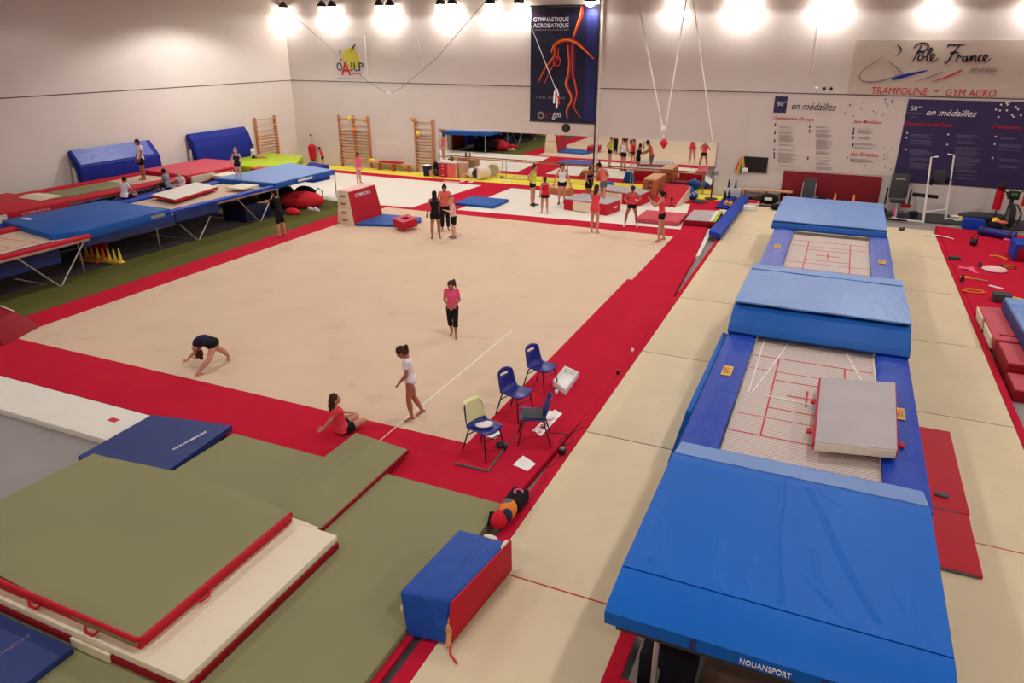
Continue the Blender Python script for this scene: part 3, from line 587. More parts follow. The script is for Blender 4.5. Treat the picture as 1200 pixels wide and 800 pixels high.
# right pair
tA = trampoline(15.5, 18.56, -.95, 4.6, 1.15, 'near string bed trampoline on the right with royal blue side pads, grey mat on it', 'pad_blue', 'web_bed', (16.0, 18.06), (-.92, 4.45), stickers=True, legz=.0, cz=1.75)
mb = MB()
for a_, b_ in (((897, 395), (877, 460)), ((923, 404), (880, 462)), ((895, 463), (950, 474)), ((992, 415), (1010, 447)), ((1022, 410), (1027, 450))):
    mb.tube(g(*a_, 1.107), g(*b_, 1.107), .012)
mb.build('white_elastic_cord', 'white_cord', tA)
tB = trampoline(15.5, 18.56, 8.1, 13.6, 1.15, 'far string bed trampoline on the right with pale blue side pads', 'pale_pad_blue', 'web_bed', (16.03, 18.08), (8.3, 13.1), stickers=True, legz=0., cz=10.9)
# big mats on the right trampolines
def deck(name, pts, z0, z1, mt, label, seamy=None, bev=.05, txt=None, legs=False, lip=None):
    t = thing(name, label, 'mat', (sum(p[0] for p in pts)/4, sum(p[1] for p in pts)/4, z0 if not legs else ZF))
    MB().prism(pts, z0, z1, bev=bev).build('cushion', mt, t)
    return t
t = thing('end_deck', 'huge bright blue padded end deck nearest the camera', 'deck', (17, -2.5, ZF))
xa, xb = 15.51, 18.5; yf, yk = -4.15, -.55
MB().extr([(xa, yf+.02, 1.07), (xa, yf-.01, 1.1), (xa, yf-.02, 1.25), (xa, yf+.05, 1.29), (xa, -3.59, 1.345), (xa, -3.575, 1.325), (xa, -3.56, 1.34), (xa, -1.15, 1.34), (xa, -.98, 1.27), (xa, yk, 1.2), (xa, yk, 1.16), (xa, -.95, 1.12)], (xb-xa, 0, 0)).build('cushion', 'blue_vinyl', t)
text('NOUANSPORT', 16.78, 17.22, 1.135, 1.195, yf-.022, 'white_text', 'lettering', t, off=.003)
RG = [((15.75, -3.35), (15.62, -2.3), .02), ((15.95, -3.5), (15.66, -2.6), .016), ((16.5, -3.5), (16.35, -2.75), .014), ((17.05, -3.45), (16.85, -1.15), .024), ((16.75, -3.4), (16.7, -2.9), .01),
 ((17.9, -3.35), (17.15, -1.3), .024), ((17.5, -3.3), (17.25, -2.5), .014), ((17.7, -3.5), (17.2, -2.95), .012), ((18.2, -3.3), (17.95, -2.8), .01), ((17.3, -1.25), (17.6, -1.6), .012)]
def rz_(x, y):
    z = 0
    for (ax, ay), (bx, by), h in RG:
        dx, dy = bx-ax, by-ay; L2 = dx*dx+dy*dy; k_ = ((x-ax)*dx+(y-ay)*dy)/L2; e = max(0, -k_, k_-1)*3; k_ = min(1, max(0, k_)); d = math.hypot(x-ax-k_*dx+.03*math.sin(k_*5), y-ay-k_*dy); z += h*1.0*math.exp(-(d/.024)**2-e*e)
    return z
MB().grid(lambda u, v: (xa+.01+2.97*u, -3.572+2.44*v, 1.35-.02*max(0, v-.93)/.07+rz_(xa+.01+2.97*u, -3.56+2.44*v)), 150, 110, thick=.02).build('top_cover', 'blue_vinyl', t)
MB().grid(lambda u, v: (xa+.012+2.965*u, -1.12+.54*v, 1.343-.13*v+.003*math.sin(u*30)), 30, 6, thick=.02).build('lit_rear_slope', 'light_blue_vinyl', t)  # lighter blue paints in the light on the deck's sloping back strip
MB().box(xa+.82, xa+.88, yf-.024, yf-.012, 1.09, 1.25).build('strap', 'navy_vinyl', t); MB().box(xa+1.95, xa+2.01, yf-.024, yf-.012, 1.09, 1.25).build('strap', 'navy_vinyl', t)
MB().box(xa+.1, xb-.1, -4.1, -1.0, 1.0, 1.07, bev=.01).build('frame_board', 'dark_steel', t)
for x in (16.0, 18.2):
    for y in (-3.95, -1.6): MB().tube((x, y, ZF), (x, y, 1.04), .03).build('leg', 'steel', t)
for x in (16.0, 18.2): MB().tube((x, -3.95, .1), (x, -1.6, .95), .02).build('brace', 'steel', t)
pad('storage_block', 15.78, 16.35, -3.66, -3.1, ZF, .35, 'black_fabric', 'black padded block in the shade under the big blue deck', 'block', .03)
t = thing('spotting_mattress', 'thick blue mattress with pale top lying between the two right trampolines', 'mattress', (17, 6.3, 1.15))
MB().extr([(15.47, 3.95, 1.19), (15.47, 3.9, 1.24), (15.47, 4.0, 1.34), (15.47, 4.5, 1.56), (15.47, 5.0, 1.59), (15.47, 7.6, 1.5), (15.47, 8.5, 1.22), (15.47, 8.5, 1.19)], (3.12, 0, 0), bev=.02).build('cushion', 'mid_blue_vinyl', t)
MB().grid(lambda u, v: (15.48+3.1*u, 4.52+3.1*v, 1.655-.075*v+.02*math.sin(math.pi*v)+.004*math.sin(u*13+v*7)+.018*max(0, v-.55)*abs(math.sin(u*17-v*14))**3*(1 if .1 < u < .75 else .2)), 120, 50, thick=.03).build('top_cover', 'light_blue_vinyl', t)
MB().tube((15.5, 7.1, 1.6), (18.55, 7.05, 1.6), .02).build('piping', 'mid_blue_vinyl', t)
MB().grid(lambda u, v: (15.6+2.9*u, 7.7+.75*v, 1.55-.27*v+.006*math.sin(u*30)), 24, 6, thick=.03).build('flap', 'pale_pad_blue', t)
t = thing('end_deck', 'light blue padded end deck farthest away, close to the exercise machines', 'deck', (17, 15.5, 0))
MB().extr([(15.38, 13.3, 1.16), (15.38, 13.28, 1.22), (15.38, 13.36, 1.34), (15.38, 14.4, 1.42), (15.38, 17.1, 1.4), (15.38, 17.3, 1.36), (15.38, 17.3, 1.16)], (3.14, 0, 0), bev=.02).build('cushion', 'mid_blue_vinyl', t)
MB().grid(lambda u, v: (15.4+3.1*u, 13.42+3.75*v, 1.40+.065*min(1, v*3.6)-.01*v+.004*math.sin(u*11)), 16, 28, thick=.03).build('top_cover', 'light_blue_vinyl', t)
MB().tube((15.5, 16.6, 1.44), (18.5, 16.5, 1.44), .018).build('piping', 'mid_blue_vinyl', t)
for x in (15.8, 18.2):
    for y in (13.8, 16.9): MB().tube((x, y, 0), (x, y, 1.2), .03).build('leg', 'steel', t)
# small throw-in mat on the near bed
t = thing('throw_mat', 'thick grey topped throw mat with cream front lying on the near right trampoline', 'mat', (17.7, 1.1, 1.2))
P4 = [(17.2, -.14), (18.2, .08), (18.27, 2.35), (17.19, 2.1)]
MB().prism(P4, 1.235, 1.36, bev=.012).build('foam_core', 'cream_vinyl', t)
MB().prism([(P4[0][0]+.0, P4[0][1]+.01), (P4[1][0], P4[1][1]+.01), P4[2], P4[3]], 1.355, 1.368).build('top_cover', 'grey_carpet_mat', t)
MB().prism([(18.2, .09), (18.215, .09), (18.285, 2.35), (18.27, 2.35)], 1.24, 1.35).prism([(17.175, -.13), (17.2, -.13), (17.19, 2.1), (17.165, 2.1)], 1.24, 1.35).build('side_trim', 'red_vinyl', t)
for x, y in ((17.12, .45), (17.12, 1.45), (18.3, .55)): MB().box(x-.035, x+.035, y-.07, y+.07, 1.2, 1.235, bev=.012).build('handle', 'red_vinyl', t)
MB().box(17.35, 18.05, .3, 2.0, 1.115, 1.235).build('underside_block', 'dark_red_vinyl', t)
# blue mat leaning on the left of the near trampoline
t = MB().extr([(15.13, .7, .02), (15.25, .7, .02), (15.47, .7, 1.02), (15.35, .7, 1.06)], (0, 3.6, 0), bev=.02).build('leaning_mat', 'blue_vinyl', None, 'blue mat standing on edge against the left side of the near right trampoline', 'mat')
MB().box(18.4, 19.43, 1.08, 3.72, .002, .05, bev=.012).build('thin_mat', 'red_vinyl', None, 'red thin mat half under the near right trampoline, the farther of two', 'mat')
t = thing('thin_mat', 'red thin mat beside the big blue deck, the nearer of two', 'mat', (18.9, .35, 0))
MB().box(18.4, 19.41, -.36, 1.06, .002, .05, bev=.012).build('cover', 'red_vinyl', t); MB().box(18.45, 19.36, -.375, -.36, .01, .04).box(18.5, 19.3, 1.06, 1.075, .03, .055).build('underside_edge', 'tyre_grey', t)
MB().ell((19.1, 1.45, .07), (.1, .06, .03)).build('dark_sock', 'c_grey', None, 'small dark rag on the red thin mat beside the blue pads', 'rag')
# ------------------------------------------------------------------ left trampolines
DA = 'navy_vinyl'
trampoline(-5.95, -2.95, 7.4, 12.9, 1.15, 'trampoline with blue pads and beige bed in the nearer left row', 'pad_blue', 'beige_bed', (-5.6, -3.2), (7.6, 12.75), skirt=(-2.95, .78, 7.72, 9.6), deco=False)
trampoline(-5.6, -2.5, -1.0, 4.3, 1.15, 'trampoline with red pads cut off by the left edge of the photo', 'red_vinyl', 'beige_bed', (-5.2, -2.72), (-.8, 4.2), skirt=(-2.95, .5, .2, 3.55), deco=True)
trampoline(-10.5, -7.5, 7.0, 12.8, 1.15, 'trampoline with red pads in the far left row by the wall', 'red_vinyl', 'beige_bed', (-10.15, -8.25), (7.2, 12.7), deco=False)
def enddeck(P, z, th, mt, label, legxy, extra=None, topm=None):
    t = thing('end_deck', label, 'deck', (sum(p[0] for p in P)/len(P), sum(p[1] for p in P)/len(P), ZF))
    MB().prism(P, z-th, z, bev=.05).build('cushion', mt, t)
    if topm:
        cx = sum(p[0] for p in P)/len(P); cy = sum(p[1] for p in P)/len(P)
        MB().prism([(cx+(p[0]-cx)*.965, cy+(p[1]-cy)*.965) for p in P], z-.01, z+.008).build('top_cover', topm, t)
    for x, y in legxy: MB().tube((x, y, ZF), (x, y, z-th+.02), .028).build('leg', 'steel', t)
    return t
t = enddeck([(-6.3, 4.2), (-3.2, 3.6), (-2.85, 4.3), (-2.95, 7.6), (-6.2, 7.7)], 1.27, .3, 'mid_blue_vinyl', 'blue end deck in the nearer left row, its corner over the red trampoline', [(-5.9, 4.6), (-3.3, 4.4), (-3.3, 7.2), (-5.9, 7.2)])
MB().grid(lambda u, v: (-2.93+.02*math.sin(u*14)-.2*max(0, .15-u), 4.35+3.3*u, .76+.25*v), 30, 3, thick=.03, down=(-1, 0, 0)).build('skirt', 'navy_vinyl', t)
text('GYMNOVA', -5.95, -5.5, 4.55, 4.75, 0, 'white_text', 'lettering', t, rot=Matrix.Translation((0, 0, 1.272)))
MB().box(-2.94, -2.925, 6.55, 7.3, 1.08, 1.18).build('label_strip', 'grey_text', t, smooth=False)
t = enddeck([(-5.95, 12.5), (-2.9, 12.6), (-2.85, 16.3), (-5.9, 17.1)], 1.28, .22, 'mid_blue_vinyl', 'light blue end deck at the far end of the nearer left row', [(-5.6, 13), (-3.2, 13), (-3.1, 16.6), (-5.6, 16.6)], topm='light_blue_vinyl')
MB().box(-2.87, -2.86, 13.9, 14.8, 1.14, 1.22).build('label_strip', 'white_text', t, smooth=False)
MB().tube((-4.3, 16.3, ZF+.03), (-2.6, 16.3, ZF+.03), .03).build('foot_bar', 'dark_steel', t)
t = enddeck([(-10.7, 3.9), (-7.3, 3.9), (-7.3, 7.2), (-10.7, 7.3)], 1.24, .3, 'red_vinyl', 'red end deck at the left photo edge in the far left row', [(-10.4, 4.2), (-7.6, 4.2), (-7.6, 6.9)])
text('GYMNOVA', 5.5, 6.5, 1.06, 1.14, 0, 'c_lightpink', 'lettering', t, rot=Matrix(((0, 0, 1, -7.296), (1, 0, 0, 0), (0, 1, 0, 0), (0, 0, 0, 1))))
MB().box(-7.305, -7.285, 4.2, 5.0, .95, 1.2).build('cream_panel', 'cream_vinyl', t, smooth=False)
t = enddeck([(-10.55, 12.9), (-7.5, 12.6), (-7.4, 15.2), (-8.4, 16.6), (-10.55, 16.6)], 1.26, .35, 'red_vinyl', 'large red end deck in the far left row in front of the blue wall wedge', [(-10.3, 13.2), (-7.9, 13.0), (-8.6, 16.2)], topm='faded_red_vinyl')
for y0_, y1_, mt in ((12.75, 14.0, 'cream_vinyl'), (15.25, 15.6, 'cream_vinyl')):
    MB().prism([(-7.47, y0_), (-7.38, y0_), (-7.38, y1_ if y1_ < 15 else 15.2), (-7.47, y1_ if y1_ < 15 else 15.2)], .93, 1.2).build('cream_panel', mt, t, smooth=False)
text('GYMNOVA', 13.95, 15.1, 1.02, 1.16, 0, 'white_text', 'lettering', t, rot=Matrix(((0, 0, 1, -7.37), (1, 0, 0, 0), (0, 1, 0, 0), (0, 0, 0, 1))))
pad('landing_mat', -9.6, -8.3, 7.1, 10.6, 1.12, 1.2, 'olive_vinyl', 'pale green mat lying on the near half of the far left trampoline', 'mat', .02)
MB().extr([(-9.3, 6.75, 1.25), (-9.3, 7.5, 1.25), (-9.3, 7.5, 1.31), (-9.3, 7.0, 1.33)], (1.2, 0, 0), bev=.01).build('folding_wedge', 'cream_vinyl', None, 'cream wedge lying between the red deck and the pale green mat', 'wedge')
pad('crash_mat', -7.28, -6.32, 3.9, 12.7, ZF, .98, 'royal_blue', 'long dark blue crash mat between the two left trampoline rows, boys sitting on it', 'crash mat', .06)
t = thing('folding_block', 'dark red and cream foam block behind the seated blond girl', 'block', (-6.7, 14.2, ZF))
MB().prism([(-7.3, 13.6), (-6.1, 13.5), (-6.1, 15.3), (-7.3, 15.3)], ZF, 1.05, bev=.03).build('block_body', 'dark_red_vinyl', t); MB().prism([(-7.25, 13.65), (-6.6, 13.6), (-6.6, 14.6), (-7.25, 14.6)], 1.05, 1.15, bev=.02).build('block_top', 'cream_vinyl', t)
t = thing('folding_block', 'small cream foam block with a red top beside the far blue deck', 'block', (-6.5, 15.9, ZF))
MB().prism([(-6.75, 15.4), (-6.05, 15.4), (-6.05, 16.1), (-6.75, 16.1)], ZF, 1.1, bev=.03).build('block_body', 'cream_vinyl', t); MB().prism([(-6.74, 15.42), (-6.06, 15.42), (-6.06, 16.08), (-6.74, 16.08)], 1.1, 1.2, bev=.02).build('block_top', 'red_vinyl', t)
P4 = [g(177, 228, 1.3), g(205, 234, 1.3), g(255, 218, 1.3), g(230, 213, 1.3)]
t = thing('tilted_mat', 'cream topped red mat lying across the pads of the blue edged left trampoline', 'mat', (P4[0]+P4[2])/2-Vector((0, 0, .1)))
MB().hexa([tuple(p+Vector((0, 0, -.1+(.0 if i < 2 else -.02)))) for i, p in enumerate(P4)]+[tuple(p+Vector((0, 0, .0 if i < 2 else -.02))) for i, p in enumerate(P4)], bev=.012).build('foam_core', 'red_vinyl', t)
MB().hexa([tuple(p+Vector((0, 0, -.004+(0 if i < 2 else -.02)))) for i, p in enumerate(P4)]+[tuple(p+Vector((0, 0, .008+(0 if i < 2 else -.02)))) for i, p in enumerate(P4)]).build('top_cover', 'white_vinyl', t)
MB().box(-4.2, -3.35, 11.3, 12.2, 1.2, 1.26, bev=.015).build('thin_mat', 'cream_vinyl', None, 'small cream pad near the standing girl on the left trampoline', 'mat')
t = thing('landing_mat', 'thick lime green landing mat in the far left corner below the wall bars', 'landing mat', (-9.3, 19.3, ZF))
MB().prism([(-10.58, 17.0), (-7.6, 16.9), (-7.0, 18.9), (-8.3, 20.9), (-10.58, 20.9)], .55, .98, bev=.05).build('cover', 'lime_vinyl', t)
MB().prism([(-10.55, 17.05), (-7.65, 16.95), (-7.1, 18.9), (-8.4, 20.8), (-10.55, 20.8)], ZF, .56, bev=.03).build('lower_layer', 'dark_red_vinyl', t)
MB().prism([(-6.95, 19.2), (-6.4, 19.2), (-6.3, 20.4), (-7.8, 20.8)], ZF, .7, bev=.04).build('foam_block', 'royal_blue', None, 'royal blue foam block peeping out beside the lime green mat', 'block')
def wallwedge(y0, y1, label, curved):
    t = thing('wall_wedge', label, 'wedge mat', (-10.95, (y0+y1)/2, ZF))
    if curved: pr = [(-11.24, 2.3), (-11.1, 2.38), (-10.85, 2.1), (-10.72, 1.7), (-10.66, 1.2), (-10.66, .3), (-10.95, .3), (-10.95, 1.3)]
    else: pr = [(-11.24, 2.26), (-11.14, 2.34), (-10.72, 1.78), (-10.66, 1.7), (-10.66, .3), (-10.92, .3), (-10.92, 1.5)]
    MB().extr([(x, y0, z) for x, z in pr], (0, y1-y0, 0), bev=.02).build('cushion', 'royal_blue', t)
    if not curved: MB().hexa([(-11.13, y0+.1, 2.315), (-11.13, y1-.25, 2.315), (-10.74, y1-.25, 1.79), (-10.74, y0+.1, 1.79), (-11.12, y0+.1, 2.345), (-11.12, y1-.25, 2.345), (-10.71, y1-.25, 1.80), (-10.71, y0+.1, 1.80)]).build('fold_panel', 'pale_pad_blue', t)
    for y in (y0-.03, y1-.1): MB().hexa([(-11.2, y, ZF), (-11.05, y, ZF), (-11.05, y+.12, ZF), (-11.2, y+.12, ZF), (-11.15, y, 1.65), (-11.0, y, 1.65), (-11.0, y+.12, 1.65), (-11.15, y+.12, 1.65)]).build('leg', 'white_paint', t)
wallwedge(10.3, 14.2, 'folded blue wedge mat leaning on the left wall behind the boy in white', False)
wallwedge(16.3, 20.0, 'dark blue curved wedge mat leaning on the left wall next to the lime green mat', True)
# things under and beside the left trampolines
t = thing('cone_rack', 'red and yellow rack of small marker cones under the left trampoline', 'rack', g(120, 306, -.1))
c0 = g(120, 306, -.09)
MB().box(c0.x-.75, c0.x+.05, c0.y-.25, c0.y+.25, -.09, .0, bev=.02).build('tray', 'orange', t); MB().box(c0.x+.05, c0.x+.95, c0.y-.1, c0.y+.1, -.09, -.03, bev=.02).build('tray', 'yellow', t)
MB().box(c0.x-.75, c0.x+.05, c0.y+.2, c0.y+.25, .0, .42, bev=.02).build('back_panel', 'red_vinyl', t)
for k_ in range(7): MB().lathe((c0.x-.65+.25*k_, c0.y, -.03), [(.1, 0), (.1, .02), (.06, .05), (.02, .4 if k_ != 6 else .45)], 12).build('cone', ['yellow', 'orange', 'yellow', 'orange', 'yellow', 'yellow', 'yellow'][k_], t)
MB().tube((-4.4, 13.6, .32), (-4.4, 14.9, .32), .4, n=20).ell((-4.4, 14.9, .32), (.4, .3, .4)).build('rolled_mat', 'black_fabric', None, 'black roll lying behind the big red bag under the blue deck', 'roll')
pad('storage_box', -4.7, -3.55, 11.5, 12.9, -.09, .55, 'dark_navy', 'dark navy box under the left trampoline behind the boy in black', 'box', .03)
t = thing('sports_bag', 'big round red bag lying under the far blue deck behind the boy in black', 'bag', g(348, 246))
c0 = g(345, 243)+Vector((.2, .25, -.09))
MB().ell(c0+Vector((0, 0, .36)), (.95, .45, .38), Matrix.Rotation(.45, 3, 'Z')).build('bag_body', 'red_cloth', t)
MB().path([c0+Vector((-.4, -.45, .3)), c0+Vector((0, -.42, .62)), c0+Vector((.4, -.2, .35))], .02).build('strap', 'black_fabric', t)
MB().ell(g(343, 250)+Vector((0, 0, .06)), (.35, .2, .16)).build('small_bag', 'red_cloth', None, 'small red pouch at the foot of the big red bag', 'bag')
t = thing('folding_stroller', 'black folded pushchair with hoop handles right of the red bag', 'pushchair', g(360, 240))
c0 = g(362, 240)
MB().ell(c0+Vector((-.3, .2, .4)), (.55, .3, .35)).build('seat_cover', 'black_fabric', t)
for dx in (0, .35): MB().path([c0+Vector((dx, 0, 0)), c0+Vector((dx-.1, .1, .5)), c0+Vector((dx+.1, .15, .72)), c0+Vector((dx+.3, .15, .6)), c0+Vector((dx+.35, .05, .05))], .022).build('frame_hoop', 'dark_steel', t)
for dx in (-.05, .4): MB().lathe(c0+Vector((dx, -.05, .1)), [(.1, -.02), (.1, .02)], 14, rot=Matrix.Rotation(R(90), 3, 'X')).build('wheel', 'rubber', t)
for i, (u_, v_, mt, lab) in enumerate([(364, 246, 'white_cloth', 'white trainer lying left by the red bag'), (371, 247, 'white_cloth', 'white trainer on the green strip nearest the vault block'), (367, 243, 'c_grey', 'grey shoe behind the two white trainers')]):
    c0 = g(u_, v_, -.03); t = thing('training_shoe', lab, 'shoe', c0)
    MB().ell(c0+Vector((0, 0, .05)), (.15, .065, .055)).ell(c0+Vector((-.06, 0, .09)), (.08, .055, .05)).build('upper', mt, t); MB().box(c0.x-.15, c0.x+.14, c0.y-.05, c0.y+.05, c0.z, c0.z+.02, bev=.008).build('sole', 'white_plastic', t)
MB().path([g(301, 231, .5), g(302, 240, .3), g(304, 250, -.02)], .035).build('red_strap', 'orange', None, 'thin orange red pole standing in front of the navy box', 'pole')
# ------------------------------------------------------------------ vault block and mats on the beige floor
t = thing('vault_block', 'tall cream and red trapezoid vault block standing on the beige floor', 'vault block', (.5, 13, 0))
b0, b1, t0, t1 = g(396, 261), g(419, 261), None, None
H_ = 1.22; bl = Vector((-.12, 12.62, 0)); br = Vector((.74, 12.5, 0)); bl2 = Vector((-.12+.05, 14.35, 0)); br2 = Vector((.79, 14.3, 0))
tl = Vector((.0, 12.62, H_)); tr = Vector((.52, 12.55, H_)); tl2 = tl+Vector((.03, 1.7, 0)); tr2 = tr+Vector((.03, 1.7, 0))
def lerp(a, b, k): return a+(b-a)*k
for k0, k1, nm in ((0, .5, 'lower_tier'), (.505, 1, 'upper_tier')):
    q = [lerp(a, b, k) for k in (k0, k1) for a, b in ((bl, tl), (br, tr), (br2, tr2), (bl2, tl2))]
    pt = MB().hexa([tuple(p) for p in q], bev=.012).build(nm, 'cream_vinyl', t)
    q = [lerp(a, b, k)+Vector((o_, 0, 0)) for k in (k0, k1) for a, b, o_ in ((br, tr, .002), (br, tr, .022), (br2, tr2, .022), (br2, tr2, .002))]
    pn = MB().hexa([tuple(p) for p in q]).build('red_face', 'red_vinyl', pt)
    for kk in (.25, .72):
        c_ = lerp(lerp(bl, br, .5), lerp(tl, tr, .5), k0+(k1-k0)*kk)+Vector((0, -.01, 0))
        MB().box(c_.x-.13, c_.x+.13, c_.y-.006, c_.y+.01, c_.z-.03, c_.z+.03, bev=.004).build('hand_hole', 'brown_wood', pt)
MB().hexa([(tl.x, tl.y, H_), (tr.x+.02, tr.y, H_), (tr2.x+.02, tr2.y, H_), (tl2.x, tl2.y, H_), (tl.x+.02, tl.y+.02, H_+.03), (tr.x, tr.y+.02, H_+.03), (tr2.x, tr2.y-.02, H_+.03), (tl2.x+.02, tl2.y-.02, H_+.03)], bev=.008).build('top_pad', 'c_lightpink', t)
Yv = (tr-br).normalized(); Xv = Vector((.03, 1, 0)).normalized(); Nv = Xv.cross(Yv).normalized(); Nv = Nv if Nv.x > 0 else -Nv
fm = Matrix((Xv, Yv, Nv)).transposed().to_4x4(); fm.translation = lerp(br, tr, .8)+Vector((.026, 0, 0))
text('GYMNOVA', .35, 1.3, 0, .13, 0, 'white_text', 'lettering', t, rot=fm, off=.003)
MB().prism([(.82, 12.45), (2.75, 13.1), (2.75, 13.95), (2.5, 14.4), (.85, 14.3)], .0, .1, bev=.015).build('landing_mat', 'mid_blue_vinyl', None, 'blue mat lying at the foot of the cream and red vault block', 'mat')
t = thing('hollow_block', 'red foam ring block with pink top lying on the blue mat end', 'block', (2.7, 13, .1))
o_ = [g(460, 256, .38), g(472, 261, .38), g(489, 256, .38), g(478, 251, .38)]; ce = sum(o_, Vector((0, 0, 0)))/4
iq = [ce+(p-ce)*.42 for p in o_]
for i in range(4):
    a_, b_, c_, d_ = o_[i], o_[(i+1) % 4], iq[(i+1) % 4], iq[i]
    q = [(p.x, p.y, .1) for p in (a_, b_, c_, d_)]+[(p.x, p.y, .38) for p in (a_, b_, c_, d_)]
    MB().hexa(q, bev=.01).build('wall_segment', 'red_vinyl', t)
    MB().hexa([(p[0], p[1], .378) for p in q[:4]]+[(p[0], p[1], .39) for p in q[:4]]).build('top_face', 'faded_red_vinyl', t)
pad('landing_mat', 2.4, 4.2, 17.35, 18.95, 0, .11, 'mid_blue_vinyl', 'blue mat lying alone on the white carpet near the mirror', 'mat', .02)
# box mats near the mirror
def boxmat(P, z1, label, faces, topm='grey_carpet_mat'):
    t = thing('box_mat', label, 'box mat', (sum(p[0] for p in P)/4, sum(p[1] for p in P)/4, 0))
    MB().prism(P, .002, z1-.04, bev=.02).build('foam_body', 'red_vinyl', t); MB().prism([(p[0], p[1]) for p in P], z1-.045, z1, bev=.012).build('top_cover', topm, t)
    for (i, k0, k1) in faces:
        a_, b_ = Vector(P[i]), Vector(P[(i+1) % 4]); d = (b_-a_).normalized(); n_ = Vector((d.y, -d.x))
        p0, p1 = a_+(b_-a_)*k0, a_+(b_-a_)*k1
        MB().prism([tuple(p0+n_*.008), tuple(p1+n_*.008), tuple(p1-n_*.01), tuple(p0-n_*.01)][::-1] if False else [tuple(p0-n_*.01), tuple(p0+n_*.008), tuple(p1+n_*.008), tuple(p1-n_*.01)], .03, z1-.07).build('cream_panel', 'tan' if False else 'cream_vinyl', t, smooth=False)
    return t
t = boxmat([(6.9, 18.4), (8.85, 18.0), (9.08, 19.2), (7.25, 19.75)], .48, 'grey topped red box mat standing nearest on the white carpet', [(0, .22, .78)])
MB().prism([(8.99, 18.6), (9.01, 18.6), (9.03, 18.85), (9.01, 18.85)], .2, .25).build('logo_dash', 'white_text', t)
t = boxmat([(7.5, 20.75), (9.6, 20.35), (9.75, 21.5), (7.7, 22.0)], .5, 'grey topped red box mat behind the boy in the cap', [(0, .05, .6)])
MB().lathe((9.4, 20.37, .25), [(.05, 0), (.05, .01)], 12, rot=Matrix.Rotation(R(90), 3, 'X')).build('logo_dot', 'white_text', t)
def vaultbox(P, z1, label, n=4):
    t = thing('vault_box', label, 'vault box', (sum(p[0] for p in P)/4, sum(p[1] for p in P)/4, 0)); cx = sum(p[0] for p in P)/4; cy = sum(p[1] for p in P)/4
    for k_ in range(n):
        z0, z2 = z1*k_/n+.003, z1*(k_+1)/n-.003; s0, s1 = 1-.22*k_/n, 1-.22*(k_+1)/n
        q = [(cx+(p[0]-cx)*s0, cy+(p[1]-cy)*(.5+.5*s0), z0) for p in P]+[(cx+(p[0]-cx)*s1, cy+(p[1]-cy)*(.5+.5*s1), z2) for p in P]
        pt = MB().hexa(q, bev=.008).build('tier', 'brown_wood', t)
        MB().box(cx-.12*s0, cx+.12*s0, P[0][1]-.012, P[0][1]+.03, (z0+z2)/2-.02, (z0+z2)/2+.02).build('hand_hole', 'dark_text', pt)
    s1 = .78
    MB().hexa([(cx+(p[0]-cx)*s1, cy+(p[1]-cy)*.9, z1) for p in P]+[(cx+(p[0]-cx)*(s1-.04), cy+(p[1]-cy)*.88, z1+.06) for p in P], bev=.015).build('top_pad', 'light_wood', t)
vaultbox([(9.2, 21.9), (9.95, 21.8), (10.0, 23.6), (9.3, 23.6)], .85, 'tall stepped wooden vault box left of the red ramp')
vaultbox([(4.85, 21.35), (6.2, 21.1), (6.2, 21.9), (4.85, 22.1)], .28, 'low long wooden box behind the girl in the red tank top', 1)
t = thing('ramp_wedge', 'red incline wedge with cream side near the wooden vault box', 'wedge', (10.5, 22.1, 0))
MB().hexa([(9.95, 20.9, 0), (11.0, 20.75, 0), (11.25, 22.5, 0), (10.1, 22.7, 0), (9.95, 20.9, .06), (11.0, 20.75, .06), (11.25, 22.5, .62), (10.1, 22.7, .62)], bev=.012).build('wedge_body', 'red_vinyl', t)
MB().extr([(11.01, 20.78, .01), (11.245, 22.45, .01), (11.245, 22.45, .6), (11.01, 20.78, .05)], (.02, 0, 0)).build('cream_side', 'cream_vinyl', t)
MB().box(9.9, 10.75, 23.45, 23.95, .01, .42, bev=.02).build('foam_block', 'maroon_mat', None, 'maroon block standing in for the mirror reflection of the red ramp', 'block')  # block added in place of the ramp back's reflection in the mirror
for x_, y_, s_, lab in ((10.95, 23.35, .24, 'blue bag leaning behind the red ramp, upper of two'), (11.35, 22.75, .16, 'small blue bag next to the red ramp, lower of two'), ):
    c0 = Vector((x_, y_, .006)); t = thing('cloth_bag', lab, 'bag', c0); MB().ell(c0+Vector((0, 0, s_)), (s_*1.4, s_, s_)).build('bag_body', 'mid_blue_vinyl', t); MB().path([c0+Vector((-s_*.7, -s_*.8, s_)), c0+Vector((0, -s_, s_*2.1)), c0+Vector((s_*.7, -s_*.8, s_))], .02).build('handle', 'white_cord', t)
MB().extr([(7.35, 22.3, .0), (7.95, 22.3, .0), (7.7, 22.3, .5), (7.5, 22.3, .52)], (0, .45, 0), bev=.03).build('foam_wedge', 'mid_blue_vinyl', None, 'blue foam wedge behind the far grey topped box mat', 'wedge')
pad('landing_mat', 10.2, 11.85, 17.35, 19.0, .02, .17, 'faded_red_vinyl', 'pinkish red mat lying behind the girl in coral on the white carpet', 'mat', .02)
t = thing('landing_mat', 'grey topped mat with dark red edges and a lime side by the red lane', 'mat', (12.5, 18.6, 0))
MB().prism([(11.98, 17.62), (13.12, 17.72), (13.06, 19.85), (11.95, 19.6)], .01, .2, bev=.02).build('foam_body', 'dark_red_vinyl', t); MB().prism([(12.0, 17.66), (12.86, 17.76), (12.8, 19.75), (11.98, 19.55)], .19, .215).build('top_cover', 'grey_carpet_mat', t)
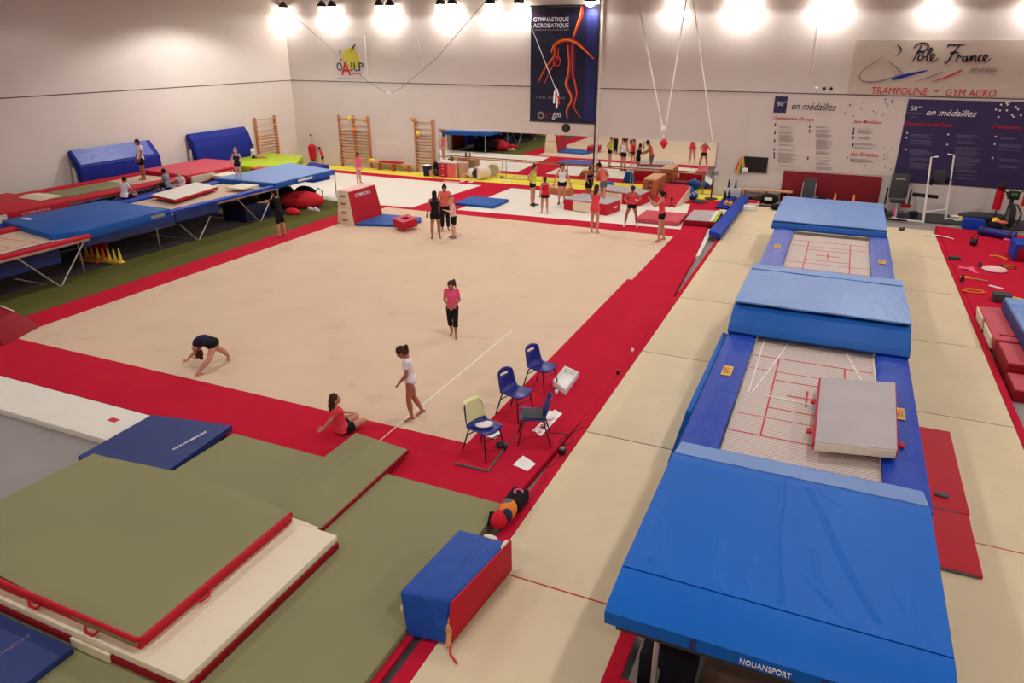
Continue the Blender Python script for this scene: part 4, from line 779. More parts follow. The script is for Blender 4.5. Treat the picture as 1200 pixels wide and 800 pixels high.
MB().prism([(12.87, 17.78), (13.0, 17.8), (12.94, 19.75), (12.81, 19.75)], .2, .222).build('white_stripe', 'white_vinyl', t); MB().prism([(13.0, 17.78), (13.12, 17.78), (13.06, 19.78), (12.94, 19.78)], .2, .225).build('lime_stripe', 'lime_vinyl', t)
MB().box(12.55, 13.06, 21.2, 23.9, .004, .06, bev=.01).build('thin_mat', 'royal_blue', None, 'flat blue mat by the wall with bottles and shoes on it', 'mat')
MB().box(12.8, 13.1, 20.0, 20.9, .004, .05, bev=.01).build('thin_mat', 'white_vinyl', None, 'small white mat between the blue mat and the lime edged mat', 'mat')
t = thing('balance_beam', 'low padded blue floor beam running towards the back wall', 'beam', (13.42, 19.8, 0))
MB().prism([(13.14, 16.2), (13.62, 15.75), (13.68, 23.4), (13.3, 23.4)], .06, .26, bev=.04).build('beam_pad', 'pad_blue', t); MB().box(13.25, 13.55, 16.4, 23.2, .001, .07).build('base', 'rubber', t)
for u_, v_, lab in ((849, 230, 'dark bottle on the blue mat, left of two'), (854, 229, 'dark bottle on the blue mat, right of two')):
    c0 = g(u_, v_+3, .06); t = thing('water_bottle', lab, 'bottle', c0); MB().lathe(c0, [(.05, 0), (.055, .02), (.055, .24), (.03, .3)], 12).build('bottle_body', 'black_paint', t); MB().lathe(c0, [(.03, .3), (.03, .35)], 10).build('cap', 'pad_blue', t)
for u_, v_, mt, lab in ((851, 239, 'orange', 'orange shoe on the blue mat, left of two'), (856, 240, 'tan', 'tan shoe on the blue mat, right of two')):
    c0 = g(u_, v_, .06); t = thing('training_shoe', lab, 'shoe', c0); MB().ell(c0+Vector((0, 0, .06)), (.09, .16, .06)).ell(c0+Vector((0, .06, .1)), (.06, .07, .06)).build('upper', mt, t); MB().box(c0.x-.07, c0.x+.07, c0.y-.15, c0.y+.15, c0.z, c0.z+.02, bev=.008).build('sole', 'white_plastic', t)
MB().lathe(g(819, 237)+Vector((0, 0, .002)), [(.3, 0), (.3, .05), (.22, .08)], 24).build('dark_pad', 'charcoal', None, 'round dark grey pad on the red lane left of the fan', 'pad')
# fan
c0 = g(833, 233); t = thing('standing_fan', 'grey pedestal fan on the red lane at the end of the mirror', 'fan', c0)
MB().lathe(c0, [(.28, 0), (.28, .03), (.05, .06)], 22).build('base', 'charcoal', t); MB().tube(c0+Vector((0, 0, .05)), c0+Vector((0, 0, .98)), .03).build('pole', 'dark_steel', t)
hc = c0+Vector((-.03, -.06, 1.15)); q = Matrix.Rotation(R(82), 3, 'X') @ Matrix.Rotation(0, 3, 'Z')
cg = MB()
for r_ in (.06, .1, .14, .18, .22, .27): cg.path([hc+q @ Vector((r_*math.cos(a*.2618), r_*math.sin(a*.2618), .07-.0*r_)) for a in range(24)], .011, 5, closed=True)
for a in range(12): cg.path([hc+q @ Vector((.04*math.cos(a*.5236), .04*math.sin(a*.5236), .09)), hc+q @ Vector((.25*math.cos(a*.5236), .25*math.sin(a*.5236), .03)), hc+q @ Vector((.12*math.cos(a*.5236), .12*math.sin(a*.5236), -.1))], .009, 4)
cg.build('cage', 'steel', t)
for a in range(4):
    an = a*math.pi/2; MB().obox(hc+q @ Vector((.12*math.cos(an), .12*math.sin(an), 0)), q @ Vector((math.cos(an), math.sin(an), .0)), q @ Vector((-math.sin(an), math.cos(an), .5)), q @ Vector((0, 0, 1)), .11, .08, .005).build('blade', 'grey_text', t)
MB().tube(hc+q @ Vector((0, 0, -.14)), hc+q @ Vector((0, 0, .03)), .06).build('motor', 'charcoal', t)
# little tripod
c0 = g(786, 248); t = thing('phone_tripod', 'tiny black tripod standing on the pinkish red mat edge', 'tripod', c0+Vector((0, 0, .0)))
for a in range(3): MB().tube(c0+Vector((.13*math.cos(a*2.09), .13*math.sin(a*2.09), .17 if a else .17)), c0+Vector((0, 0, .36)), .012).build('leg', 'black_paint', t)
MB().tube(c0+Vector((0, 0, .34)), c0+Vector((0, 0, .5)), .014).box(c0.x-.05, c0.x+.05, c0.y-.015, c0.y+.015, .46, .58).build('head', 'black_paint', t)
# red bench, clutter left of mirror
c0 = Vector((-4.7, 23.9, 0)); t = thing('gym_bench', 'low bench with red padded top in front of the back wall', 'bench', c0)
MB().box(-5.6, -4.2, 23.72, 24.0, .42, .5, bev=.02).build('seat_pad', 'red_vinyl', t); MB().box(-6.3, -3.55, 23.76, 23.96, .36, .42, bev=.01).build('plank', 'light_wood', t)
for x in (-5.65, -4.75, -3.8): MB().box(x-.06, x+.06, 23.74, 23.98, .005, .37, bev=.01).build('leg', 'brown_wood', t)
for x0_ in (-5.6, -4.7): MB().tube((x0_, 23.85, .34), (x0_+.85, 23.85, .08), .02).build('brace', 'brown_wood', t)
MB().ell((-6.1, 23.86, .5), (.2, .12, .08)).build('yellow_ball_pad', 'yellow', None, 'yellow cushion on the left end of the low bench', 'cushion')
def clutter(u, v, dz=0): return g(u, v)+Vector((0, 0, .006))
c0 = clutter(501, 206); t = thing('waste_bin', 'black bin with white crumpled top left of the black backpack', 'bin', c0)
MB().lathe(c0, [(.2, 0), (.24, .5), (.22, .5)], 16).build('bin_body', 'dark_navy', t); MB().ell(c0+Vector((0, 0, .52)), (.22, .2, .07)).build('crumpled_paper', 'white_cloth', t)
MB().box(clutter(506, 207).x-.08, clutter(506, 207).x+.08, 23.0, 23.15, .006, .34, bev=.015).build('orange_bottle', 'tan', None, 'small tan carton between the black bin and the backpack', 'carton')
c0 = clutter(512, 206); t = thing('backpack', 'black backpack standing left of the red drawer cabinet', 'backpack', c0)
MB().ell(c0+Vector((0, 0, .34)), (.24, .16, .36)).build('bag_body', 'black_fabric', t); MB().path([c0+Vector((-.1, -.12, .6)), c0+Vector((0, -.1, .76)), c0+Vector((.1, -.12, .6))], .02).build('handle', 'black_paint', t); MB().ell(c0+Vector((0, -.14, .22)), (.17, .07, .16)).build('pocket', 'charcoal', t)
t = thing('drawer_cabinet', 'red drawer cabinet with pale side near the left end of the mirror', 'cabinet', (-1.1, 23.4, 0))
MB().box(-1.62, -.62, 23.15, 23.75, .006, .74, bev=.01).build('cabinet_body', 'c_lightpink', t); MB().box(-1.66, -.58, 23.1, 23.8, .74, .8, bev=.01).build('top_board', 'white_vinyl', t)
for k_ in range(4): dr = MB().box(-1.6, -1.1, 23.12, 23.15, .04+.17*k_, .19+.17*k_, bev=.006).build('drawer', 'red_vinyl', t); MB().box(-1.42, -1.28, 23.1, 23.125, .11+.17*k_, .13+.17*k_).build('handle', 'white_paint', dr)
MB().box(-1.08, -.64, 23.12, 23.15, .04, .7, bev=.006).build('side_door', 'c_salmon', t)
for x_, mt, lab in ((-.95, 'charcoal', 'grey flask on top of the red drawer cabinet, left of two'), (-.72, 'tan', 'brown flask on top of the red drawer cabinet, right of two')): MB().lathe((x_, 23.4, .8), [(.05, 0), (.06, .05), (.05, .2), (.02, .26)], 10).build('flask', mt, None, lab, 'flask')
c0 = clutter(543, 208); MB().lathe(c0, [(.22, 0), (.27, .3), (.3, .75), (.26, .76)], 14).build('cardboard_barrel', 'cardboard', None, 'brown cardboard bin right of the red drawer cabinet', 'bin')
c0 = clutter(553, 208); t = thing('cloth_pile', 'crumpled pile of white cloths beside the rolled mats', 'cloths', c0)
for k_, (dx, dy, s_) in enumerate(((0, 0, .3), (.3, .1, .24), (-.25, .1, .22), (.1, .2, .26))): MB().ell(c0+Vector((dx, dy, s_*.8)), (s_*1.1, s_*.8, s_*.75), Matrix.Rotation(k_, 3, 'Y')).build('cloth', ['white_cloth', 'c_lightpink', 'white_cloth', 'c_red'][k_], t)
for u_, lab in ((567, 'dark ended mat roll lying near the mirror'), ):
    c0 = clutter(u_, 208)+Vector((0, -.75, .3)); t = thing('mat_roll', lab, 'roll', c0)
    MB().tube(c0+Vector((0, -.05, 0)), c0+Vector((.25, .6, 0)), .3, n=22).build('roll', 'cream_vinyl', t); MB().path([c0+Vector((.3*math.cos(a*.35)*(1-a/50), -.06, .3*math.sin(a*.35)*(1-a/50))) for a in range(44)], .012, 5).build('spiral_edge', 'charcoal', t); MB().tube(c0+Vector((0, -.055, 0)), c0+Vector((0, -.04, 0)), .24, n=20).build('end_cap', 'charcoal', t)
c0 = g(547, 213); t = thing('hurdle_hoop', 'white and pink hoop hurdle standing on the red strip', 'hurdle', c0)
MB().path([c0+Vector((-.22, 0, 0)), c0+Vector((-.2, 0, .3)), c0+Vector((0, 0, .4)), c0+Vector((.2, 0, .3)), c0+Vector((.24, 0, 0))], .03, 8).build('hoop', 'c_lightpink', t); MB().box(c0.x-.32, c0.x-.14, c0.y-.15, c0.y+.15, 0.001, .03, bev=.008).box(c0.x+.14, c0.x+.32, c0.y-.15, c0.y+.15, .001, .03, bev=.008).build('foot', 'white_plastic', t)
c0 = g(532, 214); MB().box(c0.x-.55, c0.x+.3, c0.y-.05, c0.y+.06, .002, .05, bev=.01).build('floor_bar', 'c_lightpink', None, 'pale pink bar lying on the red strip left of the hoop', 'bar')
c0 = g(588, 213); MB().path([c0+Vector((-.12, .15, .03)), c0+Vector((0, .25, .03)), c0+Vector((.45, .1, .03))], .03, 6).build('floor_hose', 'white_cord', None, 'white curved hose piece lying on the red strip', 'hose')
c0 = g(588, 209); MB().ell(c0+Vector((0, 0, .07)), (.09, .07, .07)).build('grip_ball', 'tyre_grey', None, 'tiny grey ball on the yellow mat strip', 'ball')
# hanging punch bag
t = thing('punch_bag', 'small red punch bag hanging in the far left corner', 'punch bag', (-10.2, 23.7, .9)); c0 = wl(366, 178, 23.8)
MB().lathe(c0, [(.08, -.42), (.17, -.38), (.2, .0), (.22, .3), (.1, .42)], 16).build('bag_body', 'red_vinyl', t); MB().lathe(c0, [(.06, -.52), (.13, -.5), (.15, -.3)], 16).build('bag_foot', 'dark_steel', t); MB().tube(c0+Vector((0, 0, .4)), wl(364, 158, YB-.02), .012).ell(wl(364, 158, YB-.05), (.06, .05, .06)).build('hanger', 'dark_steel', t)
# ------------------------------------------------------------------ near left mats
t = thing('long_mat', 'long white mat in the left foreground with a small red logo', 'mat', (3, -1.95, 0))
MB().box(-3.0, 6.32, -2.42, -1.47, ZF, .0, bev=.012).build('cover', 'white_vinyl', t); c0 = g(133, 492)
MB().box(c0.x-.1, c0.x+.1, c0.y-.06, c0.y+.06, .0, .004).build('logo_patch', 'red_text', t, smooth=False)
text('GYM', c0.x-.07, c0.x+.07, c0.y-.03, c0.y+.03, 0, 'faded_red_vinyl', 'lettering', t, rot=Matrix.Translation((0, 0, .005)), extr=.001)
t = thing('crash_mat', 'thin navy blue mat lying between the white mat and the green mats', 'mat', (7.2, -2, 0))
def nf(u, v):
    x = lerp(lerp(6.38, 8.08, u), lerp(6.3, 7.9, u), v); y = lerp(-3.1, lerp(-1.58, -1.3, u), v); return (x, y, .11+.03*math.sin(math.pi*v)*math.sin(math.pi*u))
MB().grid(nf, 14, 14, thick=.1).build('cover', 'navy_vinyl', t)
Xd = Vector((.05, .68, 0)).normalized(); mtx = Matrix((Xd, Vector((-Xd.y, Xd.x, 0)), Vector((0, 0, 1)))).transposed().to_4x4(); mtx.translation = (7.68, -2.35, .135)
text('NOUANSPORT', 0, .68, 0, .055, 0, 'white_text', 'lettering', t, rot=mtx, off=.003)
t = thing('landing_mat', 'very large olive green mat covering the left foreground floor', 'mat', (10.6, -5, ZF))
MB().box(8.1, 13.2, -8.6, -1.47, ZF, .1, bev=.03).build('cover', 'olive_vinyl', t)
t = thing('landing_mat', 'thin green mat with red edge lying askew over the red border', 'mat', (10.6, -1.9, .1))
P4 = [(10.07, -2.95), (11.2, -3.08), (11.19, -.8), (10.08, -.68)]
MB().prism(P4, .1, .15, bev=.008).build('cover', 'olive_vinyl', t); MB().prism([(11.19, -3.08), (11.22, -3.08), (11.21, -.8), (11.18, -.8)], .1, .153).build('red_edge', 'dark_red_vinyl', t)
MB().box(10.55, 11.15, -3.11, -3.04, .09, .148).build('cream_edge', 'cream_vinyl', t); MB().box(10.45, 10.47, -2.2, -.75, .15, .152).build('pale_line', 'olive_vinyl', t)
t = thing('crash_mat', 'cream topped crash mat with red sides under the big green mat', 'crash mat', (9.5, -4.5, .1))
MB().box(7.5, 11.64, -5.86, -3.27, .1, .2, bev=.03).build('foam_body', 'dark_red_vinyl', t); MB().box(7.48, 11.62, -5.84, -3.25, .19, .30, bev=.045).build('top_cover', 'cream_vinyl', t)
MB().box(9.95, 10.55, -5.875, -5.84, .105, .22).build('cream_flap', 'cream_vinyl', t)
t = thing('crash_mat', 'big olive green crash mat with red edge on top of the cream mat', 'crash mat', (9, -4.5, .3))
def tg(u, v):
    x = 7.05+3.83*u+.02*v; y = -5.72+2.45*v+.04*math.sin(u*5)*(1-v)
    e = .03*(1-min(1, 12*min(u, 1-u, v, 1-v))); z = .475+.10*math.sin(math.pi*min(1, (1-u)*1.05))*v**2+.02*math.sin(u*6+v*4)-e
    return (x, y, z)
MB().grid(tg, 40, 26, thick=.07).build('top_cover', 'olive_vinyl', t)
MB().box(7.08, 10.9, -5.74, -3.27, .3, .43, bev=.04).build('foam_body', 'red_vinyl', t)
MB().path([(x_, y_, .45) for x_, y_ in ((7.05, -5.74), (10.87, -5.745), (10.92, -5.7), (10.91, -3.3))], .03, 8).build('piping', 'red_vinyl', t)
for x_, y_, dx, dy in ((9.3, -5.78, 1, 0), (10.25, -5.8, 1, 0), (10.95, -4.9, 0, 1)): MB().path([(x_-.1*dx, y_-.1*dy, .4), (x_-.05*dx+.03*dy, y_-.05*dy-.03*dx, .36), (x_+.05*dx+.03*dy, y_+.05*dy-.03*dx, .36), (x_+.1*dx, y_+.1*dy, .4)], .018, 6).build('handle', 'red_vinyl', t)
t = thing('landing_mat', 'dark navy mat in the bottom left corner of the photo', 'mat', (9, -6.6, .1))
MB().box(7.6, 10.06, -7.6, -5.92, .1, .19, bev=.02).build('cover', 'navy_vinyl', t)
mtx = Matrix.Translation((9.45, -6.55, .192)) @ Matrix.Rotation(R(85), 4, 'Z'); text('NOUANSPORT', 0, .55, 0, .05, 0, 'lilac_text', 'lettering', t, rot=mtx)
t = thing('foam_wedge', 'dark red foam block at the left edge of the beige floor', 'block', (-.5, -.3, 0))
MB().hexa([(-1.4, -.75, 0), (.42, -.42, 0), (.0, .75, 0), (-1.6, .9, 0), (-1.4, -.6, .42), (-.15, -.3, .42), (-.35, .45, .42), (-1.6, .7, .42)], bev=.03).build('block_body', 'dark_red_vinyl', t)
MB().tube((-1.5, .6, .44), (-.35, .42, .44), .018).build('piping', 'cream_vinyl', t)
# strips right of the green mat
for x0_, x1_, mt, lab in ((13.21, 13.29, 'red_carpet', 'narrow red strip along the right edge of the large green mat'), (13.29, 13.4, 'charcoal', 'dark strip between two narrow red strips in the foreground')):
    MB().box(x0_, x1_, -8.5, -3.6, ZF, .03 if mt == 'red_carpet' else -.02, bev=.004).build('floor_strip', mt, None, lab, 'strip')
# blue and red foam box
t = thing('foam_box', 'worn blue foam block with a red side beside the green mat', 'foam block', (13.45, -3.4, 0))
def warp(P_):
    return P_
q = [(13.22, -4.18, .02), (13.72, -4.1, .02), (13.84, -2.66, .02), (13.3, -2.66, .02), (13.05, -4.03, .5), (13.68, -3.92, .5), (13.86, -2.72, .52), (13.14, -2.72, .5)]
MB().hexa(q, bev=.05, seg=3).build('blue_cover', 'worn_blue_vinyl', t)
MB().hexa([(13.72, -4.12, .03), (13.745, -4.12, .03), (13.875, -2.66, .03), (13.85, -2.66, .03), (13.68, -3.95, .5), (13.705, -3.95, .5), (13.885, -2.7, .53), (13.86, -2.7, .53)], bev=.008).build('red_side', 'red_vinyl', t)
MB().tube((13.73, -4.12, .04), (13.69, -3.97, .3), .03).ell((13.7, -4.05, .2), (.03, .03, .08)).build('torn_corner', 'tan', t)
MB().ell((13.6, -2.72, .5), (.1, .04, .03)).ell((13.82, -2.78, .5), (.03, .1, .03)).ell((13.1, -4.05, .28), (.02, .02, .06)).build('torn_edge', 'cream_vinyl', t)
MB().path([(13.745, -4.1, .05), (13.8, -4.2, .02), (13.93, -4.28, .015)], .012, 6).build('loose_strap', 'red_cloth', t)
# bags behind the foam box
c0 = g(606, 592)+Vector((0, .0, .003)); t = thing('sports_bag', 'black sports bag with a pink ring at the corner of the red border', 'bag', c0)
MB().box(c0.x-.14, c0.x+.12, c0.y-.2, c0.y+.2, .003, .2, bev=.05, seg=3).build('bag_body', 'black_fabric', t); MB().path([c0+Vector((.0+.06*math.cos(a*.5), .05+.06*math.sin(a*.5), .205)) for a in range(10)], .018, 6).build('pink_ring', 'pink', t)
c0 = g(595, 607)+Vector((0, 0, .003)); t = thing('backpack', 'orange and dark blue backpack wedged behind the blue foam block', 'backpack', c0)
MB().ell(c0+Vector((0, 0, .14)), (.13, .18, .14)).build('bag_body', 'orange', t); MB().ell(c0+Vector((-.02, .03, .22)), (.09, .1, .07)).build('top_pocket', 'c_grey', t); MB().ell(c0+Vector((.05, -.14, .16)), (.08, .08, .1)).build('side_pocket', 'dark_navy', t)
c0 = g(585, 617)+Vector((0, 0, .003)); t = thing('sports_bag', 'pink and black bag between the orange backpack and the green mat', 'bag', c0)
MB().ell(c0+Vector((0, 0, .12)), (.12, .17, .12)).build('bag_body', 'c_red', t); MB().path([c0+Vector((-.1, .14, .1)), c0+Vector((-.13, 0, .2)), c0+Vector((-.1, -.14, .1))], .02).build('strap', 'black_fabric', t)
# tape line over floor, border and mat
t = thing('floor_tape', 'pale tape line running across the beige floor to the green mat', 'tape line', (10.45, 2, 0))
MB().box(10.425, 10.465, 0.02, 5.1, .0, .004).build('tape', 'white_carpet', t, smooth=False); MB().box(10.44, 10.462, -.68, 0.02, .002, .005).build('tape_end', 'c_lightpink', t, smooth=False)
# ------------------------------------------------------------------ chairs
def make_chair(label, cover=None):
    t = thing('school_chair', label, 'chair', (0, 0, 0), 'blue plastic chairs on the red border')
    def sf(u, v):                    # u across, v along profile front edge -> seat -> back top
        w = .21-.03*max(0, (v-.5)*2)**2; x = (u*2-1)*w
        pr = [(.22, .415), (.2, .44), (.1, .437), (-.05, .425), (-.15, .43), (-.195, .47), (-.225, .56), (-.25, .68), (-.275, .8)]
        k = v*(len(pr)-1); i = min(int(k), len(pr)-2); f = k-i; y = pr[i][0]+(pr[i+1][0]-pr[i][0])*f; z = pr[i][1]+(pr[i+1][1]-pr[i][1])*f
        c = (abs(2*u-1)**2.4)
        if v < .55: z += .022*c-.016+.012*abs(2*u-1)
        else: y += .045*c
        if v > .9: z -= .05*c*(v-.9)/.1
        if v < .1: z -= .0; y -= .04*c*(1-v/.1)
        return (x, y, z)
    mb = MB(); nu, nv = 12, 24; A = [[mb.bm.verts.new(sf(i/nu, j/nv)) for j in range(nv+1)] for i in range(nu+1)]
    for i in range(nu):
        for j in range(nv):
            if 3 <= i < 9 and 21 <= j < 22: continue
            mb.bm.faces.new((A[i][j], A[i+1][j], A[i+1][j+1], A[i][j+1]))
    me = mb.mesh('shell', 'plastic_blue'); tmp = bpy.data.objects.new('tmp', me); C.objects.link(tmp); sm = tmp.modifiers.new('s', 'SOLIDIFY'); sm.thickness = .009; sm.offset = 0
    bpy.context.view_layer.update(); me2 = bpy.data.meshes.new_from_object(tmp.evaluated_get(bpy.context.evaluated_depsgraph_get())); bpy.data.objects.remove(tmp); me2.name = 'seat_shell'
    link(me2, 'seat_shell', t)
    for sx in (-1, 1):
        MB().path([(sx*.15, .14, .415), (sx*.17, .17, .39), (sx*.21, .24, 0)], .012).build('leg', 'black_paint', t)
        MB().path([(sx*.15, -.12, .415), (sx*.17, -.15, .39), (sx*.2, -.26, 0)], .012).build('leg', 'black_paint', t)
        MB().tube((sx*.15, .14, .415), (sx*.15, -.12, .415), .011).build('seat_rail', 'black_paint', t)
    MB().tube((-.18, -.17, .3), (.18, -.17, .3), .009).tube((-.18, .18, .3), (.18, .18, .3), .009).build('crossbar', 'black_paint', t)
    return t
def place(t, p, rz): t.location = p; t.rotation_euler = (0, 0, rz)
ch = make_chair('blue plastic chair farthest from the camera, next to the white tray')
c2 = copytree(ch); c3 = copytree(ch); c4 = copytree(ch)
c2['label'] = 'empty blue plastic chair second farthest, left of the white tray'
c3['label'] = 'blue plastic chair with a yellowish cloth over its back'
c4['label'] = 'blue plastic chair turned away with a black cushion on its seat'
cp1 = (g(622, 441)+g(634, 460)+g(654, 455))/3
for c_, p_, a_ in ((ch, (12.22, 2.5, .001), -106), (c2, (12.2, 1.28, .001), -106), (c3, (12.24, -.12, .001), -108), (c4, (12.84, .6, .001), 112)): place(c_, Vector(p_), R(a_)); c_.scale = (1.1, 1.1, 1.08)
def onchair(c, v):
    mr = Matrix.Rotation(c.rotation_euler.z, 3, 'Z'); return c.location+mr @ Vector((v[0]*1.1, v[1]*1.1, v[2]*1.08))
t = MB().grid(lambda u, v: onchair(c3, ((u*2-1)*(.2-.05*v), -.175-.078*v-(.05 if v > .95 else 0)+.03*abs(2*u-1)**3, .5+.315*v)), 12, 14, thick=.01, down=(-1, .1, 0)).build('draped_cloth', 'pale_yellow', None, 'pale yellow cloth hung over the back of a blue chair', 'cloth')
mb = MB(); cc = onchair(c3, (0, 0, .445)); mb.ell(cc+Vector((0, 0, .02)), (.14, .09, .03), Matrix.Rotation(.5, 3, 'Z')).ell(cc+Vector((.05, .06, .03)), (.09, .07, .03)); mb.build('white_cloth', 'white_cloth', None, 'white cloth lying on the seat of the chair with the yellow drape', 'cloth')
cc = onchair(c4, (0, .02, .452)); mr = Matrix.Rotation(c4.rotation_euler.z, 3, 'Z')
MB().obox(cc, mr @ Vector((1, 0, 0)), mr @ Vector((0, 1, 0)), (0, 0, 1), .19, .18, .018, bev=.012).build('seat_cushion', 'charcoal', None, 'black square cushion on the chair turned away', 'cushion')
# white tray, papers, banners on the red border
t = thing('white_tray', 'shallow white plastic tray standing on the red border by the chairs', 'tray', (12.65, 3, 0))
q = [g(648, 447, .1), g(663, 458, .1), g(678, 437, .1), g(662, 430, .1)]; ce = sum(q, Vector((0, 0, 0)))/4
MB().prism([(p.x, p.y) for p in q], .003, .02).build('tray_floor', 'white_plastic', t)
for i in range(4):
    a_, b_ = q[i], q[(i+1) % 4]; ai, bi = ce+(a_-ce)*.93, ce+(b_-ce)*.93
    MB().hexa([(p.x, p.y, .003) for p in (a_, b_, bi, ai)]+[(p.x, p.y, .13) for p in (a_, b_, bi, ai)], bev=.004).build('tray_wall', 'white_plastic', t)
def sheet(name, P_, mt, lab, cat='paper', z=.006, extra=None):
    t = thing(name, lab, cat, sum(P_, Vector((0, 0, 0)))/4); MB().grid(lambda u, v: (lambda a, b: (a.x+(b.x-a.x)*v, a.y+(b.y-a.y)*v, .003+z+.003*math.sin(u*5+v*4)))(lerp(P_[0], P_[1], u), lerp(P_[3], P_[2], u)), 8, 8, thick=.003).build('sheet', mt, t); return t
q = [g(601, 545), g(618, 552), g(628, 544), g(613, 534)]; t = sheet('paper_sheet', q, 'paper', 'white sheet of paper with faint print on the red border'); 
mb = MB(); ce = sum(q, Vector((0, 0, 0)))/4; ax = (q[1]-q[0]).normalized(); bx = (q[3]-q[0]).normalized()
for k_ in range(3): mb.obox(ce+bx*(.06-.06*k_)+Vector((0, 0, .0145)), ax, bx, (0, 0, 1), .06, .002, .0005)
mb.build('printed_lines', 'c_lightpink', t, smooth=False)
q = [g(624, 505), g(634, 511), g(659, 485), g(650, 480)]; t = sheet('paper_banner', q, 'paper', 'white strip banner with red lettering beside the turned chair', 'banner')
ax = (q[3]-q[0]); L_ = ax.length; ax.normalize(); ay = Vector((-ax.y, ax.x, 0)); mtx = Matrix((ax, ay, Vector((0, 0, 1)))).transposed().to_4x4(); mtx.translation = q[1]+ax*.05+ay*.05+Vector((0, 0, .012))
text('GYMNOVA', 0, L_*.75, 0, .14, 0, 'red_text', 'lettering', t, rot=mtx, extr=.001, off=.003)
q = [g(634, 489), g(646, 493), g(652, 483), g(640, 481)]; sheet('paper_sheet', q, 'paper', 'crumpled white paper behind the turned blue chair', z=.012)
q = [g(570, 512), g(580, 514), g(588, 508), g(580, 503)]; sheet('paper_sheet', q, 'paper', 'white paper on the floor under the chair with the yellow cloth')
t = thing('floor_frame', 'flat grey angle bar lying on the red border near the chairs', 'bar', (12.3, -.6, 0)); P_ = [g(533, 544), g(572, 553), g(595, 520), g(660, 446)]
MB().path([p+Vector((0, 0, .018)) for p in P_[:3]], [.022]*3, 6).build('bar', 'tyre_grey', t); MB().path([p+Vector((0, 0, .003)) for p in (P_[2], P_[3])], .008, 5).build('cable', 'charcoal', t)
c0 = g(588, 524); t = thing('training_shoe', 'dark grey shoe at the foot of the chair with the yellow cloth', 'shoe', c0); MB().ell(c0+Vector((0, 0, .05)), (.11, .06, .045)).ell(c0+Vector((-.04, 0, .08)), (.05, .045, .04)).build('upper', 'charcoal', t); MB().box(c0.x-.11, c0.x+.1, c0.y-.045, c0.y+.045, 0, .015, bev=.005).build('sole', 'rubber', t)
def wire(name, pts, lab, r=.006, mt='black_paint', cat='cable'): return MB().path([g(*p)+Vector((0, 0, .009)) for p in pts], r, 5).build(name, mt, None, lab, cat)
wire('floor_cable', [(646, 508), (655, 507), (664, 509), (672, 513), (668, 520), (658, 522), (655, 516), (664, 510), (676, 504), (684, 500)], 'dark cable loops on the red border right of the turned chair')
c0 = g(659, 531); t = thing('small_speaker', 'tiny black loudspeaker near the edge of the red border', 'speaker', c0); MB().box(c0.x-.05, c0.x+.05, c0.y-.07, c0.y+.07, 0.003, .1, bev=.015).build('casing', 'black_paint', t); MB().lathe(c0+Vector((0, 0, .1)), [(.035, 0), (.035, .006)], 12).build('cone', 'grey_text', t)
wire('floor_cable', [(659, 532), (648, 545), (634, 550), (640, 560), (625, 580), (613, 592)], 'thin dark cable running from the tiny speaker to the black bag', .004)
for u_, v_, mt, lab in ((741, 412, 'white_cloth', 'little white cup on the red border close to the cream carpet'), (652, 461, 'white_plastic', 'small white lid on the red border below the tray'), (724, 438, 'black_paint', 'tiny black object lying by the edge of the red border')):
    MB().lathe(g(u_, v_)+Vector((0, 0, .003)), [(.03, 0), (.04, .05), (.03, .07)], 10).build('small_cup', mt, None, lab, 'cup')
# ------------------------------------------------------------------ right side: red mats and floor clutter
t = thing('folded_mat', 'faded red folded mat with cream side on the right red floor, farther one', 'mat', (20.9, 9.4, 0))
MB().hexa([(20.72, 8.3, 0), (21.9, 8.3, 0), (21.9, 10.9, 0), (20.72, 10.7, 0), (20.66, 8.2, .34), (21.9, 8.2, .34), (21.9, 10.8, .32), (20.66, 10.6, .32)], bev=.03).build('cushion', 'faded_red_vinyl', t)
MB().hexa([(20.66, 8.4, .03), (20.7, 8.4, .03), (20.7, 9.4, .03), (20.66, 9.4, .03), (20.62, 8.4, .3), (20.66, 8.4, .3), (20.66, 9.4, .3), (20.62, 9.4, .3)]).build('cream_panel', 'cream_vinyl', t)
MB().hexa([(20.66, 9.7, .03), (20.7, 9.7, .03), (20.7, 10.6, .03), (20.66, 10.6, .03), (20.62, 9.7, .3), (20.66, 9.7, .3), (20.66, 10.6, .3), (20.62, 10.6, .3)]).build('cream_panel', 'cream_vinyl', t)
MB().box(20.8, 21.5, 8.5, 8.56, .335, .35).build('fold_seam', 'dark_red_vinyl', t)
t = thing('folded_mat', 'dark red folded mat with faded top on the right, nearer one', 'mat', (20.9, 7.4, -.1))
MB().box(20.72, 22.0, 6.9, 8.2, ZF, .28, bev=.03).build('cushion', 'dark_red_vinyl', t); MB().box(20.74, 22.0, 6.93, 8.15, .27, .3, bev=.01).build('top_cover', 'faded_red_vinyl', t)
t = thing('folded_mat', 'lower dark red mat beneath the blue trampoline edge at the right photo border', 'mat', (20.9, 6.4, -.1))
MB().box(20.72, 22.2, 5.9, 6.86, ZF, .12, bev=.03).build('cushion', 'dark_red_vinyl', t); MB().box(20.74, 22.2, 5.93, 6.8, .11, .14, bev=.01).build('top_cover', 'faded_red_vinyl', t)
t = thing('small_trampoline', 'light blue padded trampoline corner at the right photo edge', 'trampoline', (22, 8.8, 0))
MB().prism([(21.12, 7.0), (21.6, 7.0), (21.6, 9.9), (21.12, 9.9)], .55, .66, bev=.03).build('side_pad', 'light_blue_vinyl', t); MB().prism([(21.12, 9.92), (23.6, 9.92), (23.6, 10.5), (21.12, 10.5)], .55, .66, bev=.03).build('side_pad', 'light_blue_vinyl', t)
